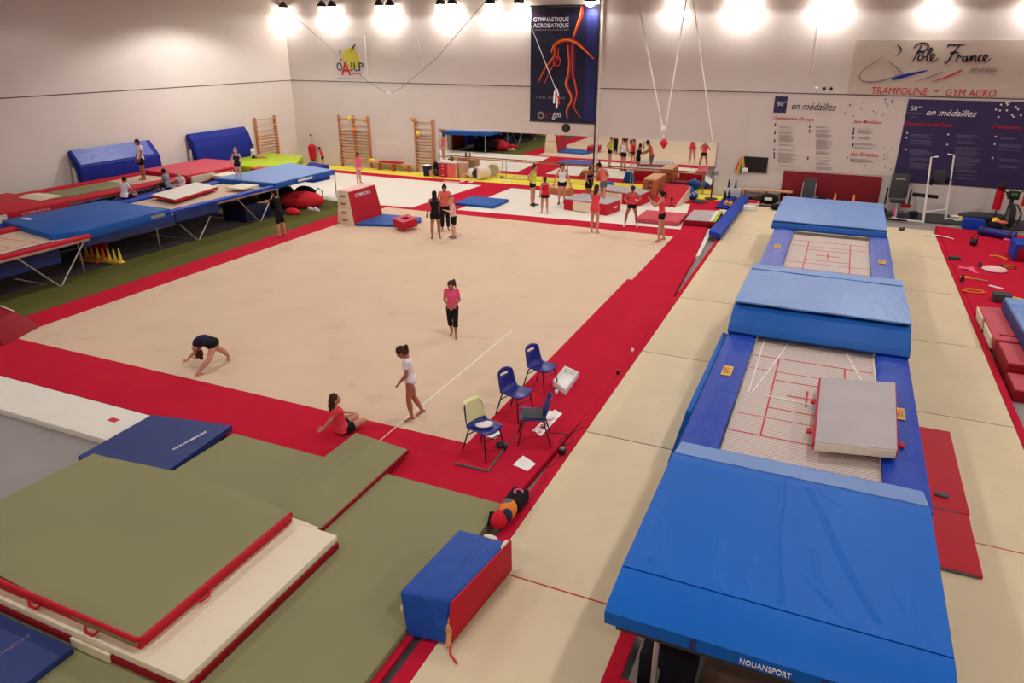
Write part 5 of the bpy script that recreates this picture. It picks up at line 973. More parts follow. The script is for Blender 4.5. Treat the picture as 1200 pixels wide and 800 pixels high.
MB().prism([(21.6, 7.0), (23.6, 7.0), (23.6, 9.9), (21.6, 9.9)], .6, .61).build('bed', 'light_blue_vinyl', t); MB().box(21.1, 21.14, 7.0, 10.5, .36, .6).build('skirt', 'navy_vinyl', t)
for x, y, zb in ((21.2, 5.9, ZF), (23.4, 10.3, .01), (23.4, 6.4, ZF)): MB().tube((x, y, zb), (x, max(y, 7.05), .56), .02).build('leg', 'dark_steel', t)
t = thing('foam_block', 'red foam block with blue top corner at the right photo edge', 'block', (23, 17.3, 0)); MB().box(22.45, 23.9, 16.95, 17.9, .01, .48, bev=.04).build('block_body', 'dark_red_vinyl', t); MB().box(22.43, 23.9, 16.97, 17.92, .47, .56, bev=.03).box(22.42, 22.5, 16.93, 17.9, .05, .5, bev=.02).build('blue_cover', 'pad_blue', t)
c0 = Vector((22.4, 20.1, .17)); t = thing('foam_roller', 'shiny blue cylinder roll on the far part of the red floor', 'roller', c0); MB().tube((21.95, 20.55, .17), (22.95, 19.95, .17), .15, n=20).build('roller_body', 'plastic_blue', t)
for k_ in (.12, .88): p = Vector((21.95, 20.55, .17)).lerp(Vector((22.95, 19.95, .17)), k_); d = Vector((1, -.6, 0)).normalized(); MB().tube(p-d*.04, p+d*.04, .16, n=20).build('band', 'dark_navy', t)
items = [(1140, 288, 'kettlebell'), (1118, 304, 'dark_pad'), (1131, 326, 'orange_ring'), (1127, 330, 'black_peg'), (1148, 329, 'twine'), (1141, 343, 'band_coil'), (1165, 317, 'dish'), (1168, 302, 'twine_orange'), (1181, 314, 'plate'), (1167, 337, 'card'), (1172, 353, 'black_block'), (1180, 282, 'pink_disc'), (1123, 315, 'pink_cloth'), (1098, 278, 'ribbon'), (1195, 352, 'yellow_bits')]
for u_, v_, kd in items:
    c0 = g(u_, v_)+Vector((0, 0, .012))
    if kd == 'kettlebell':
        t = thing('kettlebell', 'black kettlebell standing on the red floor', 'kettlebell', c0); MB().ell(c0+Vector((0, 0, .12)), (.13, .13, .12)).build('bell', 'black_paint', t); MB().path([c0+Vector((-.08, 0, .2)), c0+Vector((-.09, 0, .3)), c0+Vector((0, 0, .35)), c0+Vector((.09, 0, .3)), c0+Vector((.08, 0, .2))], .02).build('handle', 'black_paint', t)
    elif kd == 'dark_pad': MB().box(c0.x-.18, c0.x+.18, c0.y-.1, c0.y+.1, c0.z, c0.z+.08, bev=.03).build('dark_pouch', 'charcoal', None, 'dark flat pouch near the left edge of the red floor', 'pouch')
    elif kd == 'orange_ring': MB().ell(c0+Vector((0, 0, .02)), (.15, .11, .025)).build('orange_disc', 'orange', None, 'flat orange disc near the left edge of the red floor', 'disc')
    elif kd == 'black_peg': MB().lathe(c0, [(.06, 0), (.05, .1), (.03, .2)], 10).build('black_peg', 'black_paint', None, 'small black peg standing below the orange disc', 'peg')
    elif kd == 'twine': MB().path([c0+Vector((-.25, 0, .02)), c0+Vector((-.08, .06, .02)), c0+Vector((.1, -.02, .02)), c0+Vector((.2, -.04, .02))], .02, 6).build('elastic_band', 'tan', None, 'short tan elastic lying in the middle of the red floor', 'elastic')
    elif kd == 'band_coil': MB().path([c0+Vector(((.3)*math.cos(a*.55)*(1-a/60), .13*math.sin(a*.55), .02+.002*a)) for a in range(18)], .022, 6).build('band_coil', 'orange', None, 'coiled orange brown band near the faded red mat', 'band')
    elif kd == 'dish':
        t = thing('balance_disc', 'whitish round balance disc on the red floor', 'disc', c0); MB().lathe(c0, [(.3, 0), (.34, .03), (.3, .07), (.1, .09)], 26).build('disc', 'c_lightpink', t); MB().box(c0.x-.1, c0.x+.1, c0.y-.02, c0.y+.02, c0.z+.08, c0.z+.1).build('valve', 'white_plastic', t)
        MB().lathe(c0+Vector((-.35, .25, 0)), [(.06, 0), (.04, .14)], 8).build('dark_peg', 'charcoal', None, 'small dark peg behind the round balance disc', 'peg')
    elif kd == 'twine_orange': MB().path([c0+Vector((-.2, .05, .02)), c0+Vector((0, .08, .03)), c0+Vector((.1, 0, .03)), c0+Vector((.25, -.2, .02))], .03, 6).build('skipping_band', 'orange', None, 'bright orange band lying behind the balance disc', 'band')
    elif kd == 'plate':
        t = thing('wobble_board', 'dark board with orange stripes right of the balance disc', 'board', c0); MB().box(c0.x-.22, c0.x+.2, c0.y-.1, c0.y+.1, c0.z, c0.z+.07, bev=.02).build('board', 'black_paint', t); MB().box(c0.x-.12, c0.x+.15, c0.y-.11, c0.y-.1, c0.z+.02, c0.z+.05).box(c0.x-.12, c0.x+.15, c0.y-.03, c0.y+.03, c0.z+.07, c0.z+.075).build('stripe', 'orange', t)
    elif kd == 'card': MB().obox(c0+Vector((0, 0, .003)), (1, -.7, 0), (.5, .8, 0), (0, 0, 1), .15, .05, .012).build('white_card', 'white_plastic', None, 'small white card lying on the red floor', 'card')
    elif kd == 'black_block': MB().box(c0.x-.2, c0.x+.22, c0.y-.18, c0.y+.18, c0.z, c0.z+.22, bev=.04).build('black_case', 'charcoal', None, 'black square case beside the light blue trampoline corner', 'case')
    elif kd == 'pink_disc': MB().ell(c0+Vector((0, 0, .03)), (.13, .13, .05)).build('pink_disc', 'pink', None, 'small pink dome on the far right of the red floor', 'dome')
    elif kd == 'pink_cloth': MB().grid(lambda u, v: (c0.x-.05+.45*u+.1*v, c0.y+.25-.45*v*u-.2*v, c0.z+.02+.02*math.sin(u*8+v*5)), 8, 8, thick=.01).build('pink_cloth', 'pink', None, 'crumpled pink cloth at the left edge of the red floor', 'cloth')
    elif kd == 'ribbon': MB().grid(lambda u, v: (c0.x-.45+.95*u, c0.y+.12*v-.25*u*u+.1, c0.z+.01+.03*math.sin(u*3)), 10, 2, thick=.008).build('white_strip', 'white_plastic', None, 'white strip lying across the corner of the cream carpet', 'strip')
    elif kd == 'yellow_bits': MB().path([c0+Vector((-.15, .1, .02)), c0+Vector((0, 0, .03)), c0+Vector((.2, -.1, .02))], .03, 6).build('yellow_band', 'yellow', None, 'yellowish band just behind the light blue trampoline corner', 'band')
# ------------------------------------------------------------------ exercise machines by the back wall
def at(u, v): return g(u, v, -.05)
c0 = Vector((19.35, 22.9, -.05)); t = thing('exercise_bench', 'dark padded exercise bench with upright backrest against the wall', 'exercise bench', c0)
bk = MB().extr([(19.03, 23.55, .55), (19.03, 23.68, .55), (19.03, 23.9, 1.5), (19.03, 23.78, 1.5)], (.66, 0, 0), bev=.06).build('backrest', 'charcoal', t)
text('DOMYOS', 19.19, 19.53, 1.27, 1.35, 23.68, 'white_text', 'lettering', bk)
MB().box(19.1, 19.65, 23.2, 23.6, .42, .52, bev=.03).build('seat', 'charcoal', t); MB().box(19.5, 19.85, 23.0, 23.3, .3, .42, bev=.03).build('red_pad', 'dark_red_vinyl', t)
for x in (18.95, 19.8): MB().path([(x, 23.6, .95), (x, 23.55, .5), (x, 23.5, .3)], .035).build('arm_roll', 'rubber', t)
MB().path([(19.35, 23.6, .5), (19.35, 22.9, .35), (19.35, 22.4, .02)], .03).tube((19.05, 22.45, 0), (19.7, 22.45, 0), .03).tube((18.9, 23.7, -.02), (19.8, 23.7, -.02), .03).build('frame', 'steel', t)
MB().path([(19.75, 23.8, 1.15), (20.0, 23.7, .7), (20.1, 23.5, -.03)], .02).build('side_brace', 'steel', t)
t = thing('mini_stepper', 'small stepper with black pedals in front of the exercise bench', 'stepper', (19.2, 22.2, -.03)); MB().tube((18.85, 22.2, .03), (19.75, 22.05, .03), .03).build('frame', 'steel', t)
for x in (19.05, 19.5): MB().box(x-.14, x+.14, 22.1, 22.35, .05, .12, bev=.02).build('pedal', 'black_paint', t)
MB().tube((19.3, 22.25, .05), (19.27, 22.35, .4), .035).build('piston', 'pink', t)
c0 = Vector((20.0, 22.9, -.05)); MB().lathe(c0, [(.1, 0), (.14, .05), (.16, .25), (.12, .26)], 14).build('black_bucket', 'rubber', None, 'small black bucket right of the exercise bench', 'bucket')
t = thing('dip_station', 'white tall dip and pull up station with black pads', 'exercise machine', (20.7, 22.5, -.05))
Zt = 1.98
for x, y in ((20.3, 22.1), (21.15, 23.1)):
    MB().path([(x, y, -.05), (x-.08, y+.02, 1.0)], .045).build('lower_post', 'white_paint', t); MB().path([(x-.08, y+.02, .95), (x-.2, y, 2.42), (x-.2+.22*(1 if x < 21 else -1), y+.04, 2.44)], .032).build('upper_post', 'white_paint', t)
MB().tube((20.28, 22.15, .35), (21.12, 23.1, .35), .03).build('crossbar', 'white_paint', t); MB().tube((19.75, 21.95, .02), (20.3, 22.1, -.01), .035).tube((21.15, 23.1, -.01), (21.6, 23.1, -.01), .035).build('foot', 'white_paint', t)
MB().tube((19.75, 22.25, .98), (20.62, 22.15, .96), .07, n=14).build('roller_pad', 'black_fabric', t)
MB().obox((20.55, 22.6, 1.62), (1, .2, 0), (0, 1, 0), (0, 0, 1), .22, .05, .27, bev=.04).build('back_pad', 'charcoal', t); MB().tube((20.18, 22.1, 1.5), (21.02, 23.1, 1.5), .028).build('bar', 'dark_steel', t)
MB().ell((20.3, 22.2, 1.5), (.07, .07, .14)).build('grip', 'black_fabric', t); MB().ell((20.9, 22.95, 1.48), (.07, .07, .14)).build('grip', 'black_fabric', t)
c0 = Vector((21.55, 22.9, -.05)); t = thing('shoe_pile', 'pile of white and yellow trainers at the foot of the white station', 'shoes', c0)
for k_, (dx, dy, dz, mt) in enumerate(((0, 0, .06, 'white_plastic'), (.3, .1, .06, 'tan'), (.1, .2, .12, 'yellow'), (.45, .25, .06, 'white_plastic'), (-.1, .25, .14, 'white_cloth'))): MB().ell(c0+Vector((dx, dy, dz)), (.17, .07, .06), Matrix.Rotation(k_*.8, 3, 'Z')).build('shoe', mt, t)
t = thing('step_platform', 'dark curved floor platform leaning by the wall under the purple poster', 'platform', (22.6, 23.6, -.05)); MB().ell((22.55, 23.65, .08), (.95, .35, .16)).build('platform', 'charcoal', t); MB().box(21.9, 23.2, 23.3, 23.35, .0, .12, bev=.02).build('edge', 'rubber', t)
c0 = Vector((21.97, 21.45, .012)); MB().box(21.55, 22.25, 21.5, 22.0, -.04, .32, bev=.03).build('blue_cushion', 'pad_blue', None, 'small blue box cushion in front of the machines', 'cushion')
t = thing('dark_bag', 'black bag with pink towel next to the blue box cushion', 'bag', (22.6, 21.9, -.04)); MB().ell((22.55, 21.7, .12), (.3, .22, .17)).ell((22.35, 21.8, .3), (.12, .12, .12)).build('bag_body', 'black_fabric', t); MB().ell((22.8, 21.9, .25), (.22, .12, .06)).build('towel', 'c_salmon', t)
MB().ell((22.72, 22.55, .12), (.17, .17, .17)).build('yellow_ball', 'yellow', None, 'yellow ball on the floor left of the exercise bike', 'ball')
t = thing('exercise_bike', 'dark exercise bike with a grey wheel at the right photo edge', 'exercise bike', (23.15, 22.6, -.05))
q = Matrix.Rotation(R(90), 3, 'X') @ Matrix.Rotation(0, 3, 'X'); wc = Vector((23.15, 22.5, .38))
MB().lathe(wc, [(.2, -.08), (.36, -.09), (.42, -.05), (.42, .05), (.36, .09), (.2, .08)], 28, rot=Matrix.Rotation(R(90), 3, 'Y')).build('wheel', 'rubber', t); MB().lathe(wc, [(.02, -.1), (.3, -.1), (.3, .1), (.02, .1)], 24, rot=Matrix.Rotation(R(90), 3, 'Y')).build('wheel_cover', 'tyre_grey', t)
MB().path([(23.15, 22.4, .02), (23.15, 22.7, .7), (23.15, 23.0, 1.0)], .05).path([(23.15, 23.4, .0), (23.15, 23.1, .9)], .04).tube((22.75, 22.15, -.01), (23.55, 22.15, -.01), .035).tube((22.75, 23.6, -.01), (23.55, 23.6, -.01), .035).path([(23.43, 22.5, .1), (23.47, 22.5, .5), (23.30, 22.6, .8), (23.10, 22.6, .8)], .03).build('frame', 'dark_steel', t)
MB().box(22.97, 23.33, 22.75, 23.0, .95, 1.25, bev=.04).build('console', 'black_paint', t); MB().tube((22.65, 22.6, 1.3), (23.05, 22.8, 1.15), .025).path([(23.30, 22.8, 1.2), (23.50, 22.7, 1.4), (23.60, 22.6, 1.6)], .022).build('handlebar', 'black_paint', t); MB().ell((23.15, 23.3, 1.05), (.17, .2, .06)).build('saddle', 'black_fabric', t)
MB().box(23.05, 23.25, 22.74, 22.76, 1.1, 1.2).build('display', 'green_plastic', t)
for k_, (x, y, z0_, mt, lab) in enumerate(((22.72, 22.95, .5, 'c_red', 'red towel hanging on the left of the exercise bike'), (23.57, 22.7, .75, 'c_red', 'red jersey hanging on the right of the exercise bike'))):
    MB().grid(lambda u, v: (x-.14+.28*u, y+.03*math.sin(u*9), z0_+.85*v-.3*(k_)*v), 8, 8, thick=.04, down=(0, 1, 0)).build('hanging_towel', mt, None, lab, 'towel')
    if not k_: MB().ell((x+.02, y, 1.38), (.13, .1, .14)).build('dark_jacket', 'hair_brown', None, 'dark garment on top of the red towel by the bike', 'jacket')
MB().tube((22.75, 23.05, -.04), (22.75, 23.05, 1.45), .025).tube((22.6, 23.05, -.04), (22.85, 23.05, -.04), .02).build('coat_stand', 'dark_steel', None, 'thin dark stand behind the red towel', 'stand')
# between beam and far deck: shelf, shoes, black bags
t = thing('low_shelf', 'low brown shelf against the wall below the black screen', 'shelf', (13.9, 23.8, -.0)); MB().box(13.3, 15.35, 23.65, 24.0, .42, .47, bev=.005).build('top_board', 'light_wood', t)
for x in (13.4, 14.3, 15.2): MB().box(x-.03, x+.03, 23.7, 23.98, .0, .42).build('side_panel', 'brown_wood', t)
t = thing('wall_shelf_box', 'grey box by the wall holding two dark figurines', 'box', (12.75, 23.9, 0)); MB().box(12.5, 13.2, 23.9, 24.12, .01, .42, bev=.01).build('box_body', 'logo_panel_pale', t)
for k_, x in enumerate((12.65, 12.95)):
    t = thing('figurine', ('left' if k_ == 0 else 'right')+' dark figurine on the grey box by the wall', 'figurine', (x, 24.0, .42)); MB().lathe((x, 24.0, .42), [(.07, 0), (.07, .02), (.03, .04), (.04, .2), (.02, .26)], 10).ell((x, 24, .72), (.035, .035, .045)).build('figure', 'black_paint', t)
names = [(13.62, 22.9, 'c_red', 'red shoe'), (13.9, 23.1, 'white_cloth', 'white shoe'), (13.55, 23.3, 'tan', 'tan shoe'), (14.1, 22.75, 'tan', 'beige sandal'), (14.25, 23.2, 'c_black', 'black shoe'), (13.8, 23.55, 'orange', 'orange shoe'), (14.5, 23.55, 'white_cloth', 'pale sneaker')]
places = ['at the front of the shoe row by the beam end', 'in the middle of the shoe row by the beam end', 'at the back left by the grey box', 'closest to the cream carpet', 'right of the others under the screen', 'against the low brown shelf on its left', 'against the low brown shelf on its right']
for (x, y, mt, nm), pl in zip(names, places):
    c0 = Vector((x, y, .0)); t = thing('training_shoe', nm+' '+pl, 'shoe', c0, 'shoes along the wall'); MB().ell(c0+Vector((0, 0, .07)), (.07, .15, .06)).ell(c0+Vector((0, .05, .11)), (.055, .07, .06)).build('upper', mt, t); MB().box(x-.055, x+.055, y-.14, y+.14, 0, .02, bev=.006).build('sole', 'white_plastic', t)
for k_, (u_, v_, mt, lab) in enumerate(((880, 236, 'black_fabric', 'dark crate, farthest of the folded piles by the beam'), (880, 240, 'c_red', 'red and white folded pile by the beam'), (877, 246, 'white_cloth', 'pale folded cloth nearest on the cream carpet'))):
    c0 = g(u_, v_); t = thing('folded_pile', lab, 'folded clothes', c0); MB().box(c0.x-.22, c0.x+.3, c0.y-.2, c0.y+.2, .0, .1, bev=.03).build('lower_fold', 'white_vinyl', t); MB().box(c0.x-.26, c0.x+.26, c0.y-.16, c0.y+.17, .1, .18, bev=.03).build('upper_fold', mt, t)
for k_, (u_, v_, s_, lab) in enumerate(((903, 234, .34, 'black bag with a white label by the far light blue deck'), (909, 246, .2, 'black shoe bag on the cream carpet left of the far light blue deck'), (884, 230, .25, 'dark brown bag under the low brown shelf'))):
    c0 = g(u_, v_); c0.y = min(c0.y, 23.1); c0.x = max(c0.x, 14.1); t = thing('sports_bag', lab, 'bag', c0); MB().ell(c0+Vector((0, 0, s_*.62)), (s_*1.2, s_*.8, s_*.62)).build('bag_body', 'black_fabric' if k_ < 2 else 'hair_brown', t); MB().path([c0+Vector((-s_*.5, -s_*.6, s_*.8)), c0+Vector((0, -s_*.6, s_*1.35)), c0+Vector((s_*.5, -s_*.6, s_*.8))], .02).build('handle', 'charcoal', t)
    if k_ == 0: MB().box(c0.x-.15, c0.x+.15, c0.y-s_*.86, c0.y-s_*.8, s_*.6, s_*.95).build('label_patch', 'white_cloth', t)
t = thing('massage_chair', 'dark green upright seat pad in front of the red wall mat', 'seat', (15.9, 23.0, -.05)); MB().extr([(15.75, 23.1, .4), (15.75, 23.25, .4), (15.75, 23.5, 1.15), (15.75, 23.38, 1.15)], (.5, 0, 0), bev=.05).build('backrest', 'charcoal', t); MB().box(15.75, 16.25, 22.7, 23.15, .35, .45, bev=.03).build('seat', 'charcoal', t)
for x in (15.75, 16.25): MB().path([(x, 23.3, 1.0), (x, 23.2, .4), (x, 22.9, -.04)], .02).tube((x, 22.75, .38), (x, 22.75, -.04), .02).build('leg', 'steel', t)
c0 = Vector((16.55, 22.8, -.05)); t = thing('clothes_heap', 'heap of black and white clothes right of the dark seat pad', 'clothes', c0)
for k_, (dx, dy, dz, s_, mt) in enumerate(((0, 0, .3, .3, 'black_fabric'), (-.2, .1, .45, .13, 'c_grey'), (.25, .05, .3, .22, 'c_grey'), (-.45, 0, .35, .2, 'dark_navy'))): MB().ell(c0+Vector((dx, dy, dz)), (s_, s_*.8, s_)).build('garment', mt, t)
for x, lab in ((17.05, 'orange cone peeping over the far deck, left of two'), (17.75, 'orange cone peeping over the far deck, right of two')):
    t = thing('traffic_cone', lab, 'cone', (x, 22.9, -.05)); MB().lathe((x, 22.9, -.05), [(.1, .03), (.03, .72), (.015, .74)], 14).build('cone_body', 'orange', t); MB().box(x-.14, x+.14, 22.76, 23.04, -.05, -.02).build('base', 'orange', t)
c0 = Vector((18.65, 22.2, -.05)); MB().ell(c0+Vector((0, 0, .3)), (.35, .22, .2)).box(18.5, 18.8, 22.05, 22.35, -.05, .2, bev=.02).build('dark_helmet', 'black_paint', None, 'dark bag behind the right corner of the far deck', 'bag')
c0 = g(1056, 270); t = thing('hand_weight', 'small dark hand weight on the cream carpet right of the far deck', 'weight', c0); MB().lathe(c0, [(.07, 0), (.09, .03), (.07, .1)], 12).ell(c0+Vector((.07, .06, .06)), (.05, .05, .06)).build('weight', 'charcoal', t)
# ------------------------------------------------------------------ people
def fuse(mb, voxel, name, mt, smooth=3):
    bmesh.ops.recalc_face_normals(mb.bm, faces=mb.bm.faces); me = bpy.data.meshes.new('tmp'); mb.bm.to_mesh(me); mb.bm.free()
    o = bpy.data.objects.new('tmp', me); C.objects.link(o); r = o.modifiers.new('r', 'REMESH'); r.mode = 'VOXEL'; r.voxel_size = voxel
    s = o.modifiers.new('s', 'SMOOTH'); s.iterations = smooth; s.factor = .5
    bpy.context.view_layer.update(); m2 = bpy.data.meshes.new_from_object(o.evaluated_get(bpy.context.evaluated_depsgraph_get())); bpy.data.objects.remove(o)
    m2.name = name; m2.materials.clear(); m2.materials.append(M[mt])
    for p in m2.polygons: p.use_smooth = True
    return m2
def ik(a, b, l1, l2, pole):
    d = b-a; L = min(d.length, (l1+l2)*.999); d.normalize(); x = (l1*l1-l2*l2+L*L)/(2*L); h = math.sqrt(max(l1*l1-x*x, 0)); p = Vector(pole); p = (p-d*p.dot(d)).normalized()
    return a+d*x+p*h, a+d*L
TOR = [(.475, .060, .048, -.002), (.50, .083, .060, -.006), (.535, .090, .066, -.008), (.57, .084, .060, -.004), (.61, .070, .050, .0), (.65, .070, .050, .002), (.70, .082, .056, .004), (.74, .090, .060, .004), (.78, .094, .056, .0), (.81, .086, .046, -.004), (.832, .058, .038, -.006), (.85, .034, .033, -.006), (.885, .029, .031, .0)]
def person(label, loc, phi, H, skin='skin', top=None, bot=None, hair=('hair_brown', 'pony'), tilt=2, bend=4, headp=8, heady=0, aL=None, aR=None, lL=None, lR=None,
           pz=None, voxel=.0075, kid=1.0, shoes=None, sleeve=.5, botlen=.35, hem=.55, topstyle='tee', footL=None, footR=None, group=None, mid=None, cap=None, thin=1.0):
    loc = Vector(loc); rz = Matrix.Rotation(R(phi+24), 3, 'Z')
    tl, bd = R(tilt), R(bend)
    def A(z):
        s = min(max((z-.55)/.26, 0), 1); return tl+bd*s*s*(3-2*s)
    N_ = 60; zs = [.4+.55*i/N_ for i in range(N_+1)]; cen = {}; c = Vector((0, 0, .53)); k0 = min(range(N_+1), key=lambda i: abs(zs[i]-.53)); cs = [None]*(N_+1); cs[k0] = c.copy()
    for i in range(k0+1, N_+1): a = A((zs[i]+zs[i-1])/2); cs[i] = cs[i-1]+Vector((0, math.sin(a), math.cos(a)))*(zs[i]-zs[i-1])
    for i in range(k0-1, -1, -1): a = A(zs[i]); cs[i] = cs[i+1]-Vector((0, math.sin(a), math.cos(a)))*(zs[i+1]-zs[i])
    def T(x, y, z):
        f = (z-.4)/.55*N_; i = int(min(max(f, 0), N_-1)); p = cs[i]+(cs[i+1]-cs[i])*(f-i); a = A(z); return p+Vector((x, y*math.cos(a), -y*math.sin(a)))
    zoff = 0.
    def toL(w):      # world -> local units
        w = Vector(w)-loc; w.z = w.z; w = rz.transposed() @ w; w = w/H; w.z = (w.z)+zshift; return w
    zshift = .53-(pz/H) if pz is not None else 0
    def ring(z, w, d, y, off=0., n=20):
        out = []
        for k_ in range(n):
            t_ = 2*math.pi*k_/n; cx, sy = math.cos(t_), math.sin(t_); cx = math.copysign(abs(cx)**.85, cx); sy = math.copysign(abs(sy)**.85, sy)
            out.append(T((w*thin+off)*cx, y+(d*thin+off)*sy, z))
        return out
    sh = {s: T(s*.088*thin, -.002, .808) for s in (-1, 1)}; hp = {s: T(s*.046*thin, 0, .515) for s in (-1, 1)}
    b = MB(); b.loft([ring(*r_) for r_ in TOR])
    arms, legs = {}, {}
    for s, a in ((-1, aL), (1, aR)):
        a = a or ((s*.16, .02, -1), (s*.1, .16, -1))
        if isinstance(a[0], str):   # ('w', wrist world/local point, pole)
            wpt = toL(a[1]) if a[0] == 'w' else Vector(a[1]); el, wr = ik(sh[s], wpt, .165, .15, a[2])
        else: el = sh[s]+Vector(a[0]).normalized()*.165; wr = el+Vector(a[1]).normalized()*.15
        hd = (wr-el).normalized()
        if isinstance(a[0], str) and len(a) > 3: hd = Vector(a[3]).normalized()
        elif len(a) > 2 and not isinstance(a[0], str): hd = Vector(a[2]).normalized()
        arms[s] = (sh[s], el, wr, hd)
        b.caps(T(s*.055, -.002, .805), sh[s], .036, .033).caps(sh[s], el, .030*thin, .0225*thin).path([el, el.lerp(wr, .25), el.lerp(wr, .7), wr], [.0225*thin, .0245*thin, .018, .0145], 12).ell(el, (.0225*thin,)*3)
        # hand: palm, four fingers of unequal length with a knuckle bend, thumb from the side
        side = hd.cross(Vector((0, 1, .01))); side = side.normalized() if side.length > .1 else Vector((1, 0, 0))
        nrm = hd.cross(side).normalized(); rot = Matrix((side, hd, nrm)).transposed()
        pc = wr+hd*.026; b.ell(pc, (.021, .032, .011), rot, 10).caps(wr-hd*.008, wr+hd*.012, .014, .015, 8)
        for q_, (o_, ln) in enumerate(((-.0165, .030), (-.0055, .037), (.0055, .039), (.016, .033))):
            p0 = wr+hd*.045+side*o_; p1 = p0+hd*ln*.55+side*o_*.25; p2 = p1+(hd*.85+nrm*.4*s).normalized()*ln*.55; b.caps(p0, p1, .0058, .0052, 8).caps(p1, p2, .0052, .0045, 8)
        p0 = wr+hd*.014-side*.016*s; p1 = p0+(hd*.6-side*s*.8).normalized()*.022; p2 = p1+(hd*.95-side*s*.25).normalized()*.02; b.caps(p0, p1, .0072, .006, 8).caps(p1, p2, .006, .005, 8)
    for s, l, ft in ((-1, lL, footL), (1, lR, footR)):
        l = l or ((s*.06, .02, -1), (s*.02, -.02, -1))
        if isinstance(l[0], str):
            apt = toL(l[1]) if l[0] == 'w' else Vector(l[1]); kn, an = ik(hp[s], apt, .245, .24, l[2])
        else: kn = hp[s]+Vector(l[0]).normalized()*.245; an = kn+Vector(l[1]).normalized()*.24
        fd = Vector(ft or (s*.2, 1, -.12)).normalized(); legs[s] = (hp[s], kn, an, fd)
        b.caps(hp[s]+Vector((0, 0, .0)), kn, .056*thin, .035*thin).path([kn, kn.lerp(an, .15), kn.lerp(an, .35), kn.lerp(an, .7), an], [.034*thin, .035*thin, .037*thin, .025*thin, .0195], 14).ell(kn, (.035*thin,)*3)
        b.ell(an, (.021,)*3); up = Vector((0, 0, 1)); dn = (-up+fd*up.dot(fd)).normalized()
        heel = an-fd*.018+dn*.02; ball = an+fd*.075+dn*.028; toe = an+fd*.105+dn*.031; b.caps(heel, ball, .0185, .015).caps(ball, toe, .017, .011).caps(an, ball, .02, .013)
        sd = fd.cross(dn).normalized(); b.caps(ball+sd*.012, toe-fd*.008+sd*.014, .012, .009).caps(ball-sd*.01, toe-fd*.004-sd*.01, .012, .01)
    # head
    ha = A(.9)+R(headp); base = T(0, 0, .872); HR = Matrix.Rotation(-ha, 3, 'X') @ Matrix.Rotation(R(heady), 3, 'Z')
    k = kid; hc = base+HR @ Vector((0, .012, .056*k))
    def HP(x, y, z): return hc+HR @ (Vector((x, y, z))*k)
    b.ell(hc, (.047*k, .056*k, .064*k), HR, 16).ell(HP(0, .012, -.028), (.036*k, .040*k, .038*k), HR, 12).caps(base-HR @ Vector((0, .004, .02)), HP(0, -.008, -.03), .029, .028)
    b.caps(HP(0, .052, .004), HP(0, .062, -.012), .0055*k, .0085*k, 8).ell(HP(0, .046, -.05), (.014*k, .012*k, .011*k), HR, 8)
    for s in (-1, 1): b.ell(HP(s*.047, -.002, -.006), (.006*k, .013*k, .017*k), HR, 8).ell(HP(s*.022, .047, -.012), (.014*k, .008*k, .012*k), HR, 8)
    t = bpy.data.objects.new('person', None); C.objects.link(t); t.location = loc; tag(t, label, 'person', group)
    def world(v): return v
    # ground offset
    if pz is None:
        zmin = min(v.co.z for v in b.bm.verts)
    else: zmin = zshift
    XF = Matrix.Translation(loc) @ rz.to_4x4() @ Matrix.Scale(H, 4) @ Matrix.Translation((0, 0, -zmin))
    def put(mb, name, mt, vox=None, sm=3):
        bmesh.ops.transform(mb.bm, matrix=XF, verts=mb.bm.verts)
        if vox: me = fuse(mb, vox, name, mt, sm)
        else: me = mb.mesh(name, mt)
        return link(me, name, t)
    put(b, 'body', skin, voxel, 2)
    for s in (-1, 1): put(MB().ell(HP(s*.019, .0515, .004), (.0075*k, .0045*k, .0042*k), HR, 8), 'eye', 'eye')
    put(MB().ell(HP(0, .0535, -.03), (.014*k, .004*k, .0042*k), HR, 8), 'mouth', 'lips')
    # hair
    hm, st = hair; hb = MB()
    hb.ell(HP(0, -.012, .014), (.0535*k, .058*k, .061*k), HR, 16).ell(HP(0, -.022, -.012), (.050*k, .045*k, .05*k), HR, 12)
    if st == 'short': pass
    if st in ('pony', 'ponyL', 'ponyR'):
        dx = {'pony': 0, 'ponyL': -.045, 'ponyR': .045}[st]; q0 = HP(dx*.3, -.058, .025); q1 = HP(dx*.8, -.094, .012); q2 = q1+Vector((dx*.4, -.012, -.075)); q3 = q2+Vector((dx*.2, .004, -.07)); hb.caps(q0, q1, .017, .02, 10).caps(q1, q2, .021, .018, 10).caps(q2, q3, .018, .006, 10)
    if st == 'bun': hb.ell(HP(0, -.045, .07), (.026*k, .026*k, .024*k), HR, 10)
    if st == 'long': hb.caps(HP(0, -.035, -.02), HP(0, -.05, -.12), .045, .035, 12).caps(HP(.025, -.02, -.03), HP(.035, -.03, -.1), .025, .018, 10).caps(HP(-.025, -.02, -.03), HP(-.035, -.03, -.1), .025, .018, 10)
    put(hb, 'hair', hm, voxel, 2)
    if cap: put(MB().ell(HP(0, -.004, .035), (.057*k, .064*k, .048*k), HR, 14).ell(HP(0, .06, .025), (.035*k, .035*k, .007*k), HR, 10), 'cap', cap, voxel, 2)
    # clothes
    o_ = .0085
